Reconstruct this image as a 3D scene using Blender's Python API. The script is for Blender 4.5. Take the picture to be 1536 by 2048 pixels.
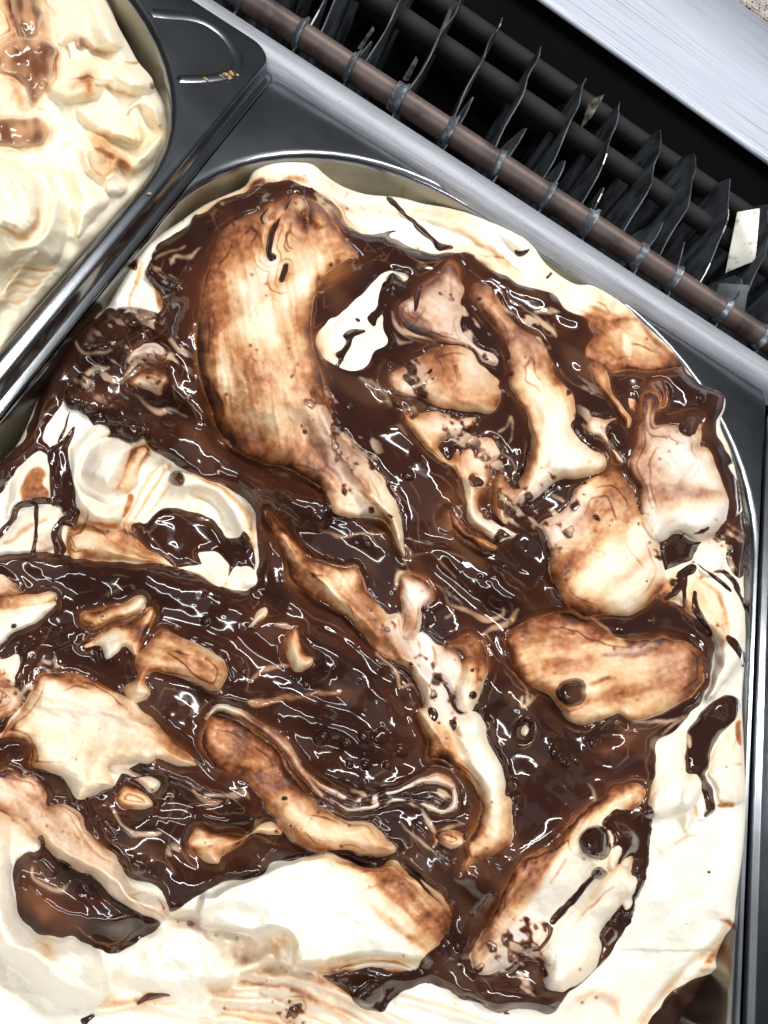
import bpy, math, random
import numpy as np
from mathutils import Matrix, Vector
# ------------------------------------------------------------------ camera, light, exposure
for o in list(bpy.data.objects): bpy.data.objects.remove(o)
SC = bpy.context.scene; COL = SC.collection
FPX = 1500.; CU, CV = 768., 1024.; CAM_H = .19          # focal length and centre of a 1536 x 2048 frame, camera height over the tub rim
D1 = np.array([836, -2183, 1500.]); D1 /= np.linalg.norm(D1)            # world Y (towards the back of the case) seen by the camera
D2 = np.array([6870, 3660, 1500.]); D2 -= D1*(D1@D2); D2 /= np.linalg.norm(D2)   # world X
DN = np.cross(D1, D2)                                                    # straight down
cam = bpy.data.objects.new('camera', bpy.data.cameras.new('camera')); COL.objects.link(cam)
_ax = lambda i: Vector((D2[i], D1[i], -DN[i]))
_r, _dn, _f = _ax(0), _ax(1), _ax(2)
cam.matrix_world = Matrix(((_r.x, -_dn.x, -_f.x, 0), (_r.y, -_dn.y, -_f.y, 0), (_r.z, -_dn.z, -_f.z, CAM_H), (0, 0, 0, 1)))
cam.data.sensor_fit = 'VERTICAL'; cam.data.sensor_height = 36; cam.data.lens = FPX/2048*36
cam.data.clip_start = .01; cam.data.clip_end = 20
SC.camera = cam
wd = bpy.data.worlds.new('World'); SC.world = wd; wd.use_nodes = True
wd.node_tree.nodes['Background'].inputs[0].default_value = (.80, .90, 1., 1); wd.node_tree.nodes['Background'].inputs[1].default_value = .06
def lamp(name, loc, aim, sx, sy, power, col=(1, 1, 1)):
    l = bpy.data.lights.new(name, 'AREA'); l.shape = 'RECTANGLE'; l.size = sx; l.size_y = sy; l.energy = power; l.color = col
    o = bpy.data.objects.new(name, l); COL.objects.link(o); o.location = loc
    o.rotation_euler = (Vector(aim)-Vector(loc)).to_track_quat('-Z', 'Y').to_euler(); return o
lamp('case_tube_lamp', (.10, .50, .75), (.06, .12, 0), 1.0, .04, 7.8, (1., .985, .96))
lamp('case_tube_lamp', (-.05, -.32, .55), (.06, .12, 0), .9, .03, 3.2, (.97, .98, 1.))
lamp('fill_lamp', (.10, -.35, 1.9), (.06, .12, 0), 2.4, 2.2, 5.5, (1., .99, .97))  # broad unseen lamp added overhead as ambient fill
lamp('fill_lamp', (-.42, .72, 1.1), (-.06, .12, 0), .45, .45, .8, (.95, .97, 1.))  # unseen panel added so the left rail has something bright to reflect
lamp('fill_lamp', (1.25, .55, 1.0), (.19, .10, 0), .6, .6, .3, (.95, .97, 1.))  # added out of view to lighten the reflection in the right rails
SC.view_settings.view_transform = 'Standard'; SC.view_settings.look = 'None'; SC.view_settings.gamma = 1; SC.view_settings.exposure = .25
SC.view_settings.use_curve_mapping = False
def PX(u, v, z=0.):
    """world point of the sight line through (u, v) at height z"""
    r = np.array([(u-CU)/FPX, (v-CV)/FPX, 1.]); p = r*((CAM_H-z)/(r@DN)); return (float(p@D2), float(p@D1), z)
# ------------------------------------------------------------------ materials
def mat(name, col=(.8, .8, .8), rough=.5, metal=0., attr=None, sss=0., bump=None, spec=.5, coat=0., var=None, aniso=0.):
    m = bpy.data.materials.new(name); m.use_nodes = True; nt = m.node_tree; b = nt.nodes['Principled BSDF']
    b.inputs['Base Color'].default_value = (*col, 1); b.inputs['Roughness'].default_value = rough; b.inputs['Metallic'].default_value = metal
    b.inputs['Specular IOR Level'].default_value = spec; b.inputs['Coat Weight'].default_value = coat
    tc = nt.nodes.new('ShaderNodeTexCoord')
    def noise(scale, stretch=(1, 1, 1), detail=4):
        mp = nt.nodes.new('ShaderNodeMapping'); mp.inputs['Scale'].default_value = stretch; nt.links.new(tc.outputs['Object'], mp.inputs[0])
        n = nt.nodes.new('ShaderNodeTexNoise'); n.inputs['Scale'].default_value = scale; n.inputs['Detail'].default_value = detail; nt.links.new(mp.outputs[0], n.inputs[0]); return n
    src = None
    if attr:
        a = nt.nodes.new('ShaderNodeAttribute'); a.attribute_name = attr; src = a.outputs['Color']; nt.links.new(src, b.inputs['Base Color'])
    if var:   # list of (scale, stretch, lo, hi, other colour, pos range)
        for scale, st, c2, a0, a1 in var:
            n = noise(scale, st); r = nt.nodes.new('ShaderNodeMapRange'); r.inputs['From Min'].default_value = a0; r.inputs['From Max'].default_value = a1
            nt.links.new(n.outputs[0], r.inputs[0]); mx = nt.nodes.new('ShaderNodeMix'); mx.data_type = 'RGBA'
            nt.links.new(r.outputs[0], mx.inputs[0])
            if src is None: mx.inputs[6].default_value = (*col, 1)
            else: nt.links.new(src, mx.inputs[6])
            mx.inputs[7].default_value = (*c2, 1); src = mx.outputs[2]
        nt.links.new(src, b.inputs['Base Color'])
    if sss:
        b.inputs['Subsurface Weight'].default_value = sss; b.inputs['Subsurface Radius'].default_value = (1., .75, .45); b.inputs['Subsurface Scale'].default_value = .0025
    if bump:
        last = None
        for scale, st, strength, dist in bump:
            n = noise(scale, st, 3); bp = nt.nodes.new('ShaderNodeBump'); bp.inputs['Strength'].default_value = strength; bp.inputs['Distance'].default_value = dist
            nt.links.new(n.outputs[0], bp.inputs['Height'])
            if last: nt.links.new(last.outputs[0], bp.inputs['Normal'])
            last = bp
        nt.links.new(last.outputs[0], b.inputs['Normal'])
    return m
# ------------------------------------------------------------------ object helpers
def tag(o, label=None, cat=None, group=None, kind=None):
    for k, v in (('label', label), ('category', cat), ('group', group), ('kind', kind)):
        if v: o[k] = v
    return o
def empty(name, loc=(0, 0, 0)):
    o = bpy.data.objects.new(name, None); o.location = loc; o.empty_display_size = .02; COL.objects.link(o); return o
def mesh(name, V, F, m, parent=None, smooth=True, col=None):
    V = np.asarray(V, np.float32)
    off = np.array(parent.location, np.float32) if parent is not None else np.zeros(3, np.float32)
    if parent is not None and parent.parent is not None: off = off+np.array(parent.parent.location, np.float32)
    me = bpy.data.meshes.new(name)
    if isinstance(F, np.ndarray):
        me.vertices.add(len(V)); me.vertices.foreach_set('co', (V-off).ravel()); k = F.shape[1]
        me.loops.add(F.size); me.loops.foreach_set('vertex_index', F.astype(np.int32).ravel())
        me.polygons.add(len(F)); me.polygons.foreach_set('loop_start', np.arange(0, F.size, k, dtype=np.int32))
        me.update(calc_edges=True); me.validate()
    else: me.from_pydata((V-off).tolist(), [], F); me.update()
    if smooth: me.polygons.foreach_set('use_smooth', np.ones(len(me.polygons), bool))
    if col is not None:
        a = me.attributes.new('Col', 'FLOAT_COLOR', 'POINT')
        a.data.foreach_set('color', np.concatenate([col, np.ones((len(col), 1))], 1).astype(np.float32).ravel())
    me.materials.append(m); o = bpy.data.objects.new(name, me); COL.objects.link(o)
    if parent is not None: o.parent = parent
    return o
def loft(loops, close=True, capl=False):
    """quads between successive loops of equal length"""
    n = len(loops[0]); V = [p for l in loops for p in l]; F = []
    for k in range(len(loops)-1):
        for i in range(n if close else n-1):
            j = (i+1) % n; F.append((k*n+i, k*n+j, (k+1)*n+j, (k+1)*n+i))
    if capl: F.append(tuple(range((len(loops)-1)*n, len(loops)*n)))
    return V, F
def box(V, F, x0, x1, y0, y1, z0, z1):
    b = len(V); V += [(x, y, z) for x in (x0, x1) for y in (y0, y1) for z in (z0, z1)]
    F += [tuple(b+i for i in f) for f in ((0, 1, 3, 2), (4, 6, 7, 5), (0, 4, 5, 1), (2, 3, 7, 6), (0, 2, 6, 4), (1, 5, 7, 3))]
# ------------------------------------------------------------------ numpy helpers
def srgb(c):
    c = np.asarray(c, float)/255.
    return np.where(c <= .04045, c/12.92, ((c+.055)/1.055)**2.4)

def spline(pts, closed=True, n=6):
    p = np.asarray(pts, float); N = len(p); out = []
    t = np.linspace(0, 1, n, endpoint=False)[:, None]
    for i in range(N if closed else N-1):
        if closed: a, b, c, d = p[(i-1) % N], p[i], p[(i+1) % N], p[(i+2) % N]
        else: a, b, c, d = p[max(i-1, 0)], p[i], p[i+1], p[min(i+2, N-1)]
        out.append(.5*((2*b)+(c-a)*t+(2*a-5*b+4*c-d)*t*t+(-a+3*b-3*c+d)*t**3))
    if not closed: out.append(p[-1:])
    return np.concatenate(out)

TILE = {1: (0, 0, 2.56), 2: (500, 0, 2.56), 3: (936, 0, 2.56), 4: (0, 500, 2.56), 5: (500, 500, 2.56),
        6: (936, 500, 2.56), 7: (0, 1000, 2.56), 8: (500, 1000, 2.56), 9: (936, 1000, 2.56),
        10: (0, 1448, 2.56), 11: (500, 1448, 2.56), 12: (936, 1448, 2.56),
        13: (1236, 700, 3.413), 14: (1236, 1300, 2.737), 15: (0, 350, 3.4125), 0: (0, 0, 1)}
def T(k, s):
    x0, y0, m = TILE[k]; out = []
    for q in s.split():
        a, b = q.split(','); out.append((x0+float(a)/m, y0+float(b)/m))
    return out

def sstep(x, a, b):
    t = np.clip((x-a)/(b-a), 0, 1); return t*t*(3-2*t)

class Canvas:
    """A patch of surface charted over (u, v); heights are in millimetres."""
    CAP = 70.
    def __init__(s, u0, u1, v0, v1, g, seed):
        s.g = g; s.u0 = u0; s.v0 = v0
        s.us = np.arange(u0, u1+.1, g); s.vs = np.arange(v0, v1+.1, g)
        s.U, s.V = np.meshgrid(s.us, s.vs); s.shape = s.U.shape
        s.rng = np.random.default_rng(seed)
        z = lambda a=0.: np.full(s.shape, a, float)
        s.dc = z(-s.CAP)      # signed distance into sauce
        s.h = z(); s.S = z(); s.M = z(); s.amber = z(); s.marb = z(); s.lace = z(); s.thick = z(1.); s.bump = z(); s.veil = z(); s.veilw = z(); s.crisp = z(); s.smear = z()
        s.ang = z(); s._c = {}; s.tone = np.ones(3)
        ky = np.fft.fftfreq(s.shape[0])*2*np.pi/g; kx = np.fft.rfftfreq(s.shape[1])*2*np.pi/g
        s.KX, s.KY = np.meshgrid(kx, ky)
    def blur(s, a, sg):
        return np.fft.irfft2(np.fft.rfft2(a)*np.exp(-.5*sg*sg*(s.KX**2+s.KY**2)), s=s.shape)
    def noise(s, sg, sg2=None, ang=0.):
        w = s.rng.standard_normal(s.shape)
        if sg2 is None: sg2 = sg
        c, n = math.cos(ang), math.sin(ang)
        a = s.KX*c+s.KY*n; b = -s.KX*n+s.KY*c
        r = np.fft.irfft2(np.fft.rfft2(w)*np.exp(-.5*(a*a*sg*sg+b*b*sg2*sg2)), s=s.shape)
        return r/r.std()
    def streak(s, ang):
        k = int(round(ang/math.pi*16)) % 16
        if k not in s._c:
            a = k*math.pi/16
            s._c[k] = .12*s.noise(46, 3.2, a)+.07*s.noise(22, 1.5, a)+.26*s.noise(70, 16, a)+.24*s.noise(18)+.07*s.noise(5)
        return s._c[k]
    def drag(s, ang):
        k = ('d', int(round(ang/math.pi*16)) % 16)
        if k not in s._c:
            a = k[1]*math.pi/16; s._c[k] = .8*s.noise(36, 1.9, a)+.6*s.noise(50, 4.5, a)
        return s._c[k]
    def win(s, p, m):
        i0 = max(int((p[:, 0].min()-m-s.u0)/s.g), 0); i1 = min(int((p[:, 0].max()+m-s.u0)/s.g)+2, s.shape[1])
        j0 = max(int((p[:, 1].min()-m-s.v0)/s.g), 0); j1 = min(int((p[:, 1].max()+m-s.v0)/s.g)+2, s.shape[0])
        return (slice(j0, max(j1, j0)), slice(i0, max(i1, i0)))
    def _dist(s, p, q, W=None):
        """distance to a list of segments p->q (optionally minus the interpolated half width)"""
        C = s.CAP; allp = np.concatenate([p, q]); w = s.win(allp, C)
        d = np.full(s.U[w].shape, C); ja, ia = w[0].start, w[1].start
        for k in range(len(p)):
            a, b = p[k], q[k]
            x = s.win(np.array([a, b]), C)
            if x[0].stop <= x[0].start or x[1].stop <= x[1].start: continue
            uu = s.us[x[1]][None, :]-a[0]; vv = s.vs[x[0]][:, None]-a[1]
            e = b-a; L = e@e+1e-9
            t = np.clip((uu*e[0]+vv*e[1])/L, 0, 1)
            r = np.sqrt((uu-t*e[0])**2+(vv-t*e[1])**2)
            if W is not None: r = r-(W[k]+(W[k+1]-W[k])*t)
            y = (slice(x[0].start-ja, x[0].stop-ja), slice(x[1].start-ia, x[1].stop-ia))
            np.minimum(d[y], r, out=d[y])
        return w, d
    def sdf(s, pts, n=6):
        p = spline(pts, True, n); q = np.roll(p, -1, 0)
        w, d = s._dist(p, q)
        ins = np.zeros(d.shape, bool); us = s.us[w[1]]; vs = s.vs[w[0]]
        for a, b in zip(p, q):
            if a[1] == b[1]: continue
            lo, hi = min(a[1], b[1]), max(a[1], b[1])
            j = np.where((vs >= lo) & (vs < hi))[0]
            if len(j) == 0: continue
            xc = a[0]+(vs[j]-a[1])/(b[1]-a[1])*(b[0]-a[0])
            ins[j] ^= us[None, :] < xc[:, None]
        return w, np.where(ins, d, -d)
    def line(s, pts, wid, n=6):
        p = spline(pts, False, n)
        wid = np.atleast_1d(np.asarray(wid, float))
        W = np.interp(np.linspace(0, 1, len(p)), np.linspace(0, 1, len(wid)), wid)
        w, d = s._dist(p[:-1], p[1:], W)
        return w, -d
    # ---- operations
    def cream(s, pts, A=5., r=26., st=.08, ang=0., es=0., e=14., conc=0., tilt=None, mauve=0., hard=2.5, streak=.5, slope=2.6):
        """a stroke of cream: its lower right edge stands up, the upper left one sinks into the sauce"""
        w, d = s.sdf(pts); c = np.mean(np.asarray(pts, float), 0); q = np.asarray(pts, float)-c
        tx, ty = (.5, .86) if tilt is None else tilt[:2]; L = math.hypot(tx, ty); tx /= L; ty /= L
        ext = max(np.abs(q[:, 0]*tx+q[:, 1]*ty).max(), 12.); tt = ((s.U[w]-c[0])*tx+(s.V[w]-c[1])*ty)/ext
        tc = np.clip(tt, -1.1, 1.1)
        k = sstep(d, -hard, hard)
        s.dc[w] = np.minimum(s.dc[w], -d)
        x = np.clip(d/r, 0, 1); rnd = np.clip(d/68., 0, 1)
        prof = .22*np.sqrt(1-(1-x)**2)+.48*sstep(d, -.5*r, r)+.30*np.sqrt(1-(1-rnd)**2)
        nz = s.streak(ang)[w]
        h = A*1.15*prof-conc*sstep(d, 4, 62)+prof*min(slope*(2. if tilt is not None else 1.), .055*ext)*tc
        s.h[w] += h+prof*sstep(d, 2, 12)*(.22*nz+.055*s.drag(ang)[w])
        low = np.clip(.5-.6*tc, 0, 1.1)
        ev = e*(.6+1.9*low)*np.clip(1+1.2*nz, .35, 2.2)
        sv = np.clip(.75*st*(1+streak*nz)+es*(.16+1.35*low)*np.exp(-np.maximum(d, 0)/ev), 0, 1)
        s.S[w] = s.S[w]*(1-k)+sv*k; s.M[w] = s.M[w]*(1-k)+mauve*k
        s.ang[w] = np.where(d > 0, ang, s.ang[w])
        if es > 0:
            sm = np.clip(1.25*low-.22, 0, 1)*min(1., .35+2.2*es)*np.exp(-np.abs(d)/np.clip(11+16*nz+.05*ext, 4, 34))
            s.smear[w] = np.maximum(np.where(d > 0, 0, s.smear[w]), sm)
    def creamline(s, pts, wid, A=1.5, st=.08, mauve=.15, paint=True):
        w, d = s.line(pts, wid)
        if A <= 1.25:      # a wisp mixed into the sauce, nearly flat
            n1 = s.streak(.8)[w]; k = sstep(d-1.2+2.2*n1, -2.4, 2.4)*np.clip(.72+.8*n1, .05, 1)
            s.veil[w] = np.maximum(s.veil[w], k); s.veilw[w] = np.where(d > -4, 1-np.clip(st*2., 0, 1), s.veilw[w])
            s.h[w] += .35*A*sstep(d, -4, 4)
            q = sstep(d, -3, 2)*(s.dc[w] < 0); s.S[w] = s.S[w]*(1-.6*q)+.6*q*st
            return
        W = max(np.max(wid), 3.); x = np.clip(d/W, 0, 1); s.h[w] += A*np.sqrt(1-(1-x)**2)
        if paint:
            k = sstep(d, -2, 2); s.dc[w] = np.minimum(s.dc[w], -d)
            s.S[w] = s.S[w]*(1-k)+st*k; s.M[w] = s.M[w]*(1-k)+mauve*k
    def ridge(s, pts, wid, A):
        """raise (A>0) or groove (A<0) without changing colour"""
        w, d = s.line(pts, 0.); s.h[w] += A*np.exp(-.5*(d/wid)**2)
    def step(s, pts, A, soft=10.):
        """terrace: everything inside the outline is A mm higher"""
        w, d = s.sdf(pts); s.h[w] += A*sstep(d, -2, soft)
    def choc(s, pts, t=1., lift=0., r=22., sd=None):
        w, d = sd if sd is not None else s.sdf(pts)
        s.dc[w] = np.maximum(s.dc[w], d); s.thick[w] = np.where(d > -3, t, s.thick[w])
        if lift: x = np.clip(d/r, 0, 1); s.h[w] += lift*np.sqrt(1-(1-x)**2)
    def chocline(s, pts, wid, t=.8, lift=0.):
        sd = s.line(pts, wid); s.choc(None, t, lift, max(np.max(wid), 4.), sd)
    def gauss(s, u, v, ru, rv=None, a=0.):
        rv = rv or ru; R = 2.6*max(ru, rv)
        w = s.win(np.array([[u-R, v-R], [u+R, v+R]]), 0)
        c, n = math.cos(a), math.sin(a); x = s.U[w]-u; y = s.V[w]-v
        return w, np.exp(-.5*(((x*c+y*n)/ru)**2+((-x*n+y*c)/rv)**2))
    def stain(s, u, v, ru, rv=None, a=0., amt=.4, ang=None, mauve=0., streak=.8, grain=.0):
        a = math.radians(a)
        w, k = s.gauss(u, v, ru, rv, a)
        nz = s.streak(a if ang is None else math.radians(ang))[w]
        kk = np.clip(k*(1+streak*nz*.9), 0, 1.5)
        if amt > 0: amt *= 1.25
        s.S[w] = np.clip(s.S[w]+amt*kk, 0, 1); s.M[w] = np.clip(s.M[w]+mauve*k, 0, 1)
    def wash(s, pts, amt=.4, soft=14., ang=0., streak=.8, mauve=0.):
        w, d = s.sdf(pts); k = sstep(d, -soft, soft); nz = s.streak(math.radians(ang))[w]
        s.S[w] = np.clip(s.S[w]+amt*k*(1+streak*.6*nz), 0, 1); s.M[w] = np.clip(s.M[w]+mauve*k, 0, 1)
    def washline(s, pts, wid, amt=.4, soft=5., mauve=0.):
        w, d = s.line(pts, wid); k = sstep(d, -soft, soft)
        s.S[w] = np.clip(s.S[w]+amt*k, 0, 1); s.M[w] = np.clip(s.M[w]+mauve*k, 0, 1)
    def tint(s, f, u, v, ru, rv=None, a=0., amt=1.):
        w, k = s.gauss(u, v, ru, rv, math.radians(a)); f[w] = np.clip(f[w]+amt*k, 0, 1.2)
    def ball(s, u, v, r, A=1.5, choc=True):
        w = s.win(np.array([[u-r*1.6, v-r*1.6], [u+r*1.6, v+r*1.6]]), 0)
        d = r-np.hypot(s.U[w]-u, s.V[w]-v)
        if choc: s.dc[w] = np.maximum(s.dc[w], d); s.crisp[w] = np.maximum(s.crisp[w], sstep(d, -14, -4))
        x = np.clip(d/r, 0, 1); s.bump[w] += A*np.sqrt(1-(1-x)**2)-.05*A*np.exp(-((d+2)/4.)**2)
    def warp(s, amps):
        """one coherent flow displacement of everything painted so far"""
        du = sum(a*s.noise(sc) for a, sc in amps)/s.g; dv = sum(a*s.noise(sc) for a, sc in amps)/s.g
        J, I = np.mgrid[0:s.shape[0], 0:s.shape[1]].astype(float)
        x = np.clip(I+du, 0, s.shape[1]-1.001); y = np.clip(J+dv, 0, s.shape[0]-1.001)
        i = x.astype(int); j = y.astype(int); fx = x-i; fy = y-j
        for nm in ('dc', 'h', 'S', 'M', 'amber', 'marb', 'lace', 'thick', 'bump', 'veil', 'veilw', 'crisp', 'smear'):
            a = getattr(s, nm)
            setattr(s, nm, (a[j, i]*(1-fx)+a[j, i+1]*fx)*(1-fy)+(a[j+1, i]*(1-fx)+a[j+1, i+1]*fx)*fy)
    def ragged(s, amt=5.):
        """drag the borders out along the strokes, in places"""
        f = np.zeros(s.shape); k = np.round(s.ang/math.pi*16).astype(int) % 16
        for b in np.unique(k): m = s.blur((k == b).astype(float), 8); f += m*s.streak(b*math.pi/16)
        g = .15+.9*sstep(s.noise(42), -.4, 1.4)
        s.dc = s.dc+amt*g*np.exp(-(s.dc/16.)**2)*(1.3*f+.25*s.noise(9))
    def bleed(s):
        """sauce rubbed thin into the cream along parts of the borders"""
        s.S = np.where(s.S > .34, .34+.36*np.tanh((s.S-.34)/.42), s.S)
        k = np.clip(s.smear*(.85+.22*s.noise(7)+.18*s.streak(.9)), 0, 1); s.S = s.S+np.maximum(.80-s.S, 0)*k
        g = sstep(s.noise(30), -.4, 1.3); tn = s.blur(np.clip(s.S, 0, .5), 14)
        g = g*np.clip(.25+3.*tn, 0, 1)*(1-np.clip(s.crisp, 0, 1)); wdt = 2.+11.*g
        s.S = np.clip(s.S+(.04+.42*g)*np.exp(np.minimum(s.dc, 0)/wdt)*(s.dc < 0)*(s.dc > -s.CAP+1), 0, 1)
        s.soft = g
    def speckle(s):
        """sauce flecks where cream and sauce were torn together"""
        n = s.streak(math.radians(60))*1.0+.6*s.noise(6.5)+.3*s.noise(3.6); n /= n.std()
        k = np.clip(s.lace*1.35, 0, 1); thr = 1.9-1.9*k
        s.M = np.clip(s.M+.9*k, 0, 1); s.S = s.S*(1-.45*k)
        s.S = np.maximum(s.S, np.where(k > .05, sstep(n, thr-.55, thr+.75)*.97, 0))
        s.dc = np.maximum(s.dc, np.where(k > .06, (n-thr-.55)*4., -s.CAP))
        s.thick = np.where((k > .25) & (s.dc < 8), .3, s.thick)
        n2 = .9*s.noise(26, 3.4, math.radians(35))+.6*s.noise(7)+.3*s.noise(3.6)
        vk = sstep(n2, .55, 1.7)*sstep(k, .12, .6)*.85
        s.veil = np.maximum(s.veil, vk); s.veilw = np.where(vk > .05, .9, s.veilw)
    def contour(s):
        """flow lines that run beside the borders, broken up"""
        s.cl = np.zeros(s.shape)
        for off, amp, wd in ((7., 4., .9), (15., 6., 1.1), (26., 9., 1.3), (40., 12., 1.2)):
            g = sstep(s.noise(26), .6, 1.8)
            s.cl = np.maximum(s.cl, np.exp(-((s.dc-off-amp*s.noise(30)-.8*s.noise(6))/wd)**2)*g*(s.dc > 2))
        for off, amp, wd in ((9., 4., 1.1), (20., 7., 1.5), (34., 10., 1.8)):
            g = sstep(s.noise(28), .4, 1.6)*np.clip(s.blur(s.S, 12)*4, .05, 1)
            s.S = np.clip(s.S+.38*np.exp(-((-s.dc-off-amp*s.noise(32)-.8*s.noise(7))/wd)**2)*g*(s.dc < -2), 0, 1)
    # ---- results
    RAMP = [(0., (250, 244, 229)), (.15, (245, 226, 196)), (.35, (228, 185, 139)), (.55, (184, 121, 76)), (.75, (122, 67, 38)), (1., (56, 30, 22))]
    def cream_rgb(s, gamma=1.):
        x = np.clip(s.S*(1+.055*s.noise(2.4)+.06*s.noise(6))+.006*s.noise(2.2), 0, 1); xs = [a for a, _ in s.RAMP]
        lin = np.array([srgb(c) for _, c in s.RAMP])*.88
        col = np.stack([np.interp(x, xs, lin[:, i]) for i in range(3)], -1)*s.tone
        m = np.clip(s.M, 0, 1)[..., None]; mv = srgb((205, 192, 198))
        return col*(1-.30*m)*(1-.35*m)+(.30*m)*mv*np.clip(col.mean(-1, keepdims=True)*1.5+.1, 0, 1)+.35*m*(1-.30*m)*col*np.array([.86, .84, .95])
    def choc_rgb(s):
        d = np.maximum(s.dc, 0)
        dark = srgb((46, 24, 18)); mid = srgb((78, 42, 26)); amb = srgb((132, 80, 44))
        vw = np.clip(s.veilw, 0, 1)[..., None]; lineC = srgb((160, 116, 84))*(1-vw)+srgb((206, 176, 148))*vw
        thin = np.clip(np.exp(-d/(1.6+7*s.soft))*(.4+.5*s.soft)+.46*s.smear*(.9+.2*s.noise(9))+.62*s.amber*(.85+.2*s.noise(12))+.07*s.noise(26), 0, 1.)[..., None]
        col = dark*(1-np.clip(thin*2, 0, 1))+mid*np.clip(thin*2, 0, 1)
        t2 = np.clip(thin*2-1, 0, 1); col = col*(1-t2)+amb*t2
        # marbling: broken wisps drawn out along the stir
        q = .8*s.noise(55, 9, math.radians(48))+.5*s.noise(22); q2 = .7*s.noise(40, 8, math.radians(-20))+.6*s.noise(20)
        brk = sstep(s.noise(24), .1, 1.2)
        ln = np.maximum(np.exp(-(q/.05)**2), np.exp(-((q2-.4)/.045)**2))*np.clip(s.marb, 0, 1)*brk
        moc = .22*sstep(.7*s.noise(60, 13, math.radians(40))+.5*s.noise(26), .7, 2.2)
        v = np.clip(ln*.55+s.veil+.38*s.cl+moc*(.5+.5*np.clip(s.marb, 0, 1)), 0, 1)[..., None]
        return col*(1-v)+lineC*v
# ------------------------------------------------------------------ the chocolate marbled gelato
R = math.radians
OUT = T(0, "-150,1150 -90,1000 0,925 40,880 75,800 110,735 140,668 185,635 215,612 235,575 268,520 300,482 350,450 400,415 440,395 490,372 505,340 530,320 560,313 620,318 645,345 680,370 730,388 800,395 850,408 930,420 1000,440 1050,465 1075,490 1082,515 1108,542 1150,568 1190,572 1250,610 1290,650 1340,695 1370,735 1400,768 1445,788 1450,815 1440,850 1460,900 1475,960 1485,1020 1496,1080 1488,1150 1490,1220 1491,1300 1484,1400 1487,1480 1491,1600 1486,1700 1472,1800 1468,1848 1452,1872 1440,1895 1432,1922 1446,1936 1430,1954 1410,1990 1388,2048 1360,2130 1320,2260 -150,2260")
C = Canvas(-90, 1540, 296, 2160, 2., 7)
C.out = np.full(C.shape, -C.CAP); _w, _d = C.sdf(OUT, 4); C.out[_w] = _d
# 1. sauce lying over most of the top -------------------------------------------
BASE = T(0, "617,375 672,414 695,438 719,453 750,465 789,465 780,474 812,484 851,498 890,502 941,508 969,523 1000,543 1035,563 1062,574 1100,586 1131,613 1150,622 1174,637 1182,672 1178,707 1209,730 1225,742 1260,734 1299,738 1358,734 1372,748 1392,764 1420,775 1446,790 1447,812 1436,845 1440,870 1452,895 1467,926 1479,969 1484,1008 1480,1060 1440,1090 1390,1120 1340,1140 1319,1203 1350,1211 1395,1240 1424,1290 1424,1330 1412,1375 1397,1410 1375,1430 1354,1465 1315,1488 1307,1547 1299,1616 1304,1667 1299,1729 1284,1760 1268,1819 1241,1870 1225,1901 1194,1932 1139,1987 1108,2026 1053,2020 998,2026 959,2014 930,2003 875,1975 844,1971 793,1995 773,2022 750,2022 719,2010 703,1987 668,1968 641,1948 695,1936 742,1928 790,1945 832,1938 851,1917 891,1870 891,1800 832,1757 797,1722 734,1733 695,1718 645,1706 600,1716 539,1721 520,1749 480,1762 410,1780 345,1823 320,1780 250,1750 200,1680 156,1602 188,1596 230,1573 250,1540 300,1518 390,1527 340,1475 297,1433 266,1406 230,1385 160,1358 110,1350 78,1355 66,1390 20,1430 0,1462 -80,1470 -80,1080 0,1080 60,1098 150,1114 250,1125 330,1127 380,1140 420,1165 470,1178 500,1172 518,1120 514,1060 500,1015 470,985 400,950 330,920 290,880 265,882 230,880 200,870 175,830 140,800 135,770 118,735 140,675 190,637 220,617 270,640 330,612 300,545 310,490 360,460 440,402 490,380 560,362")
C.choc(BASE, 1.)
# white flank around it: folds and layers ---------------------------------------
def fold(pts, wd, A): C.ridge(pts, wd, A)
fold(T(0, "505,345 560,322 620,330 660,365 740,400 850,420 950,440 1040,480"), 16, 2.2)
fold(T(0, "640,385 720,420 820,440 900,455 980,490 1050,540"), 10, 1.4)
fold(T(0, "760,430 850,450 930,480 1000,520 1060,560"), 8, -1.6)
fold(T(0, "930,445 1000,470 1060,505 1105,548"), 11, 1.8)
fold(T(0, "980,460 1030,500 1080,545"), 6, -1.3)
fold(T(0, "1100,560 1160,585 1230,615 1290,655"), 15, 2.2)
fold(T(0, "1110,590 1180,625 1250,640"), 7, -1.2)
C.wash(T(2, "450,1050 600,1060 760,1075 900,1090 1020,1110 1120,1150 1210,1220 1290,1290 1350,1370 1400,1430 1330,1390 1240,1310 1150,1240 1050,1180 900,1140 700,1100 520,1080"), .16, 7, 30)
C.washline(T(2, "840,1090 960,1085 1080,1110 1170,1160"), [3, 9, 9, 3], .14, 6)
C.washline(T(2, "1150,1230 1240,1290 1330,1360"), [3, 8, 4], .15, 6)
C.washline(T(2, "480,1030 560,1050 660,1060"), [2, 5, 2], .12, 5, .2)
C.wash(T(6, "610,345 720,360 850,335 900,350 1000,430 1000,500 800,420 620,390"), .10, 8, 35)
# left shoulder
fold(T(0, "300,490 265,545 232,600"), 9, 1.6)
C.washline(T(0, "285,520 275,560 262,610"), [2, 4, 3], .45, 4)
C.washline(T(0, "318,560 322,590 330,612"), [3, 8, 10], .75, 3)
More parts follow.
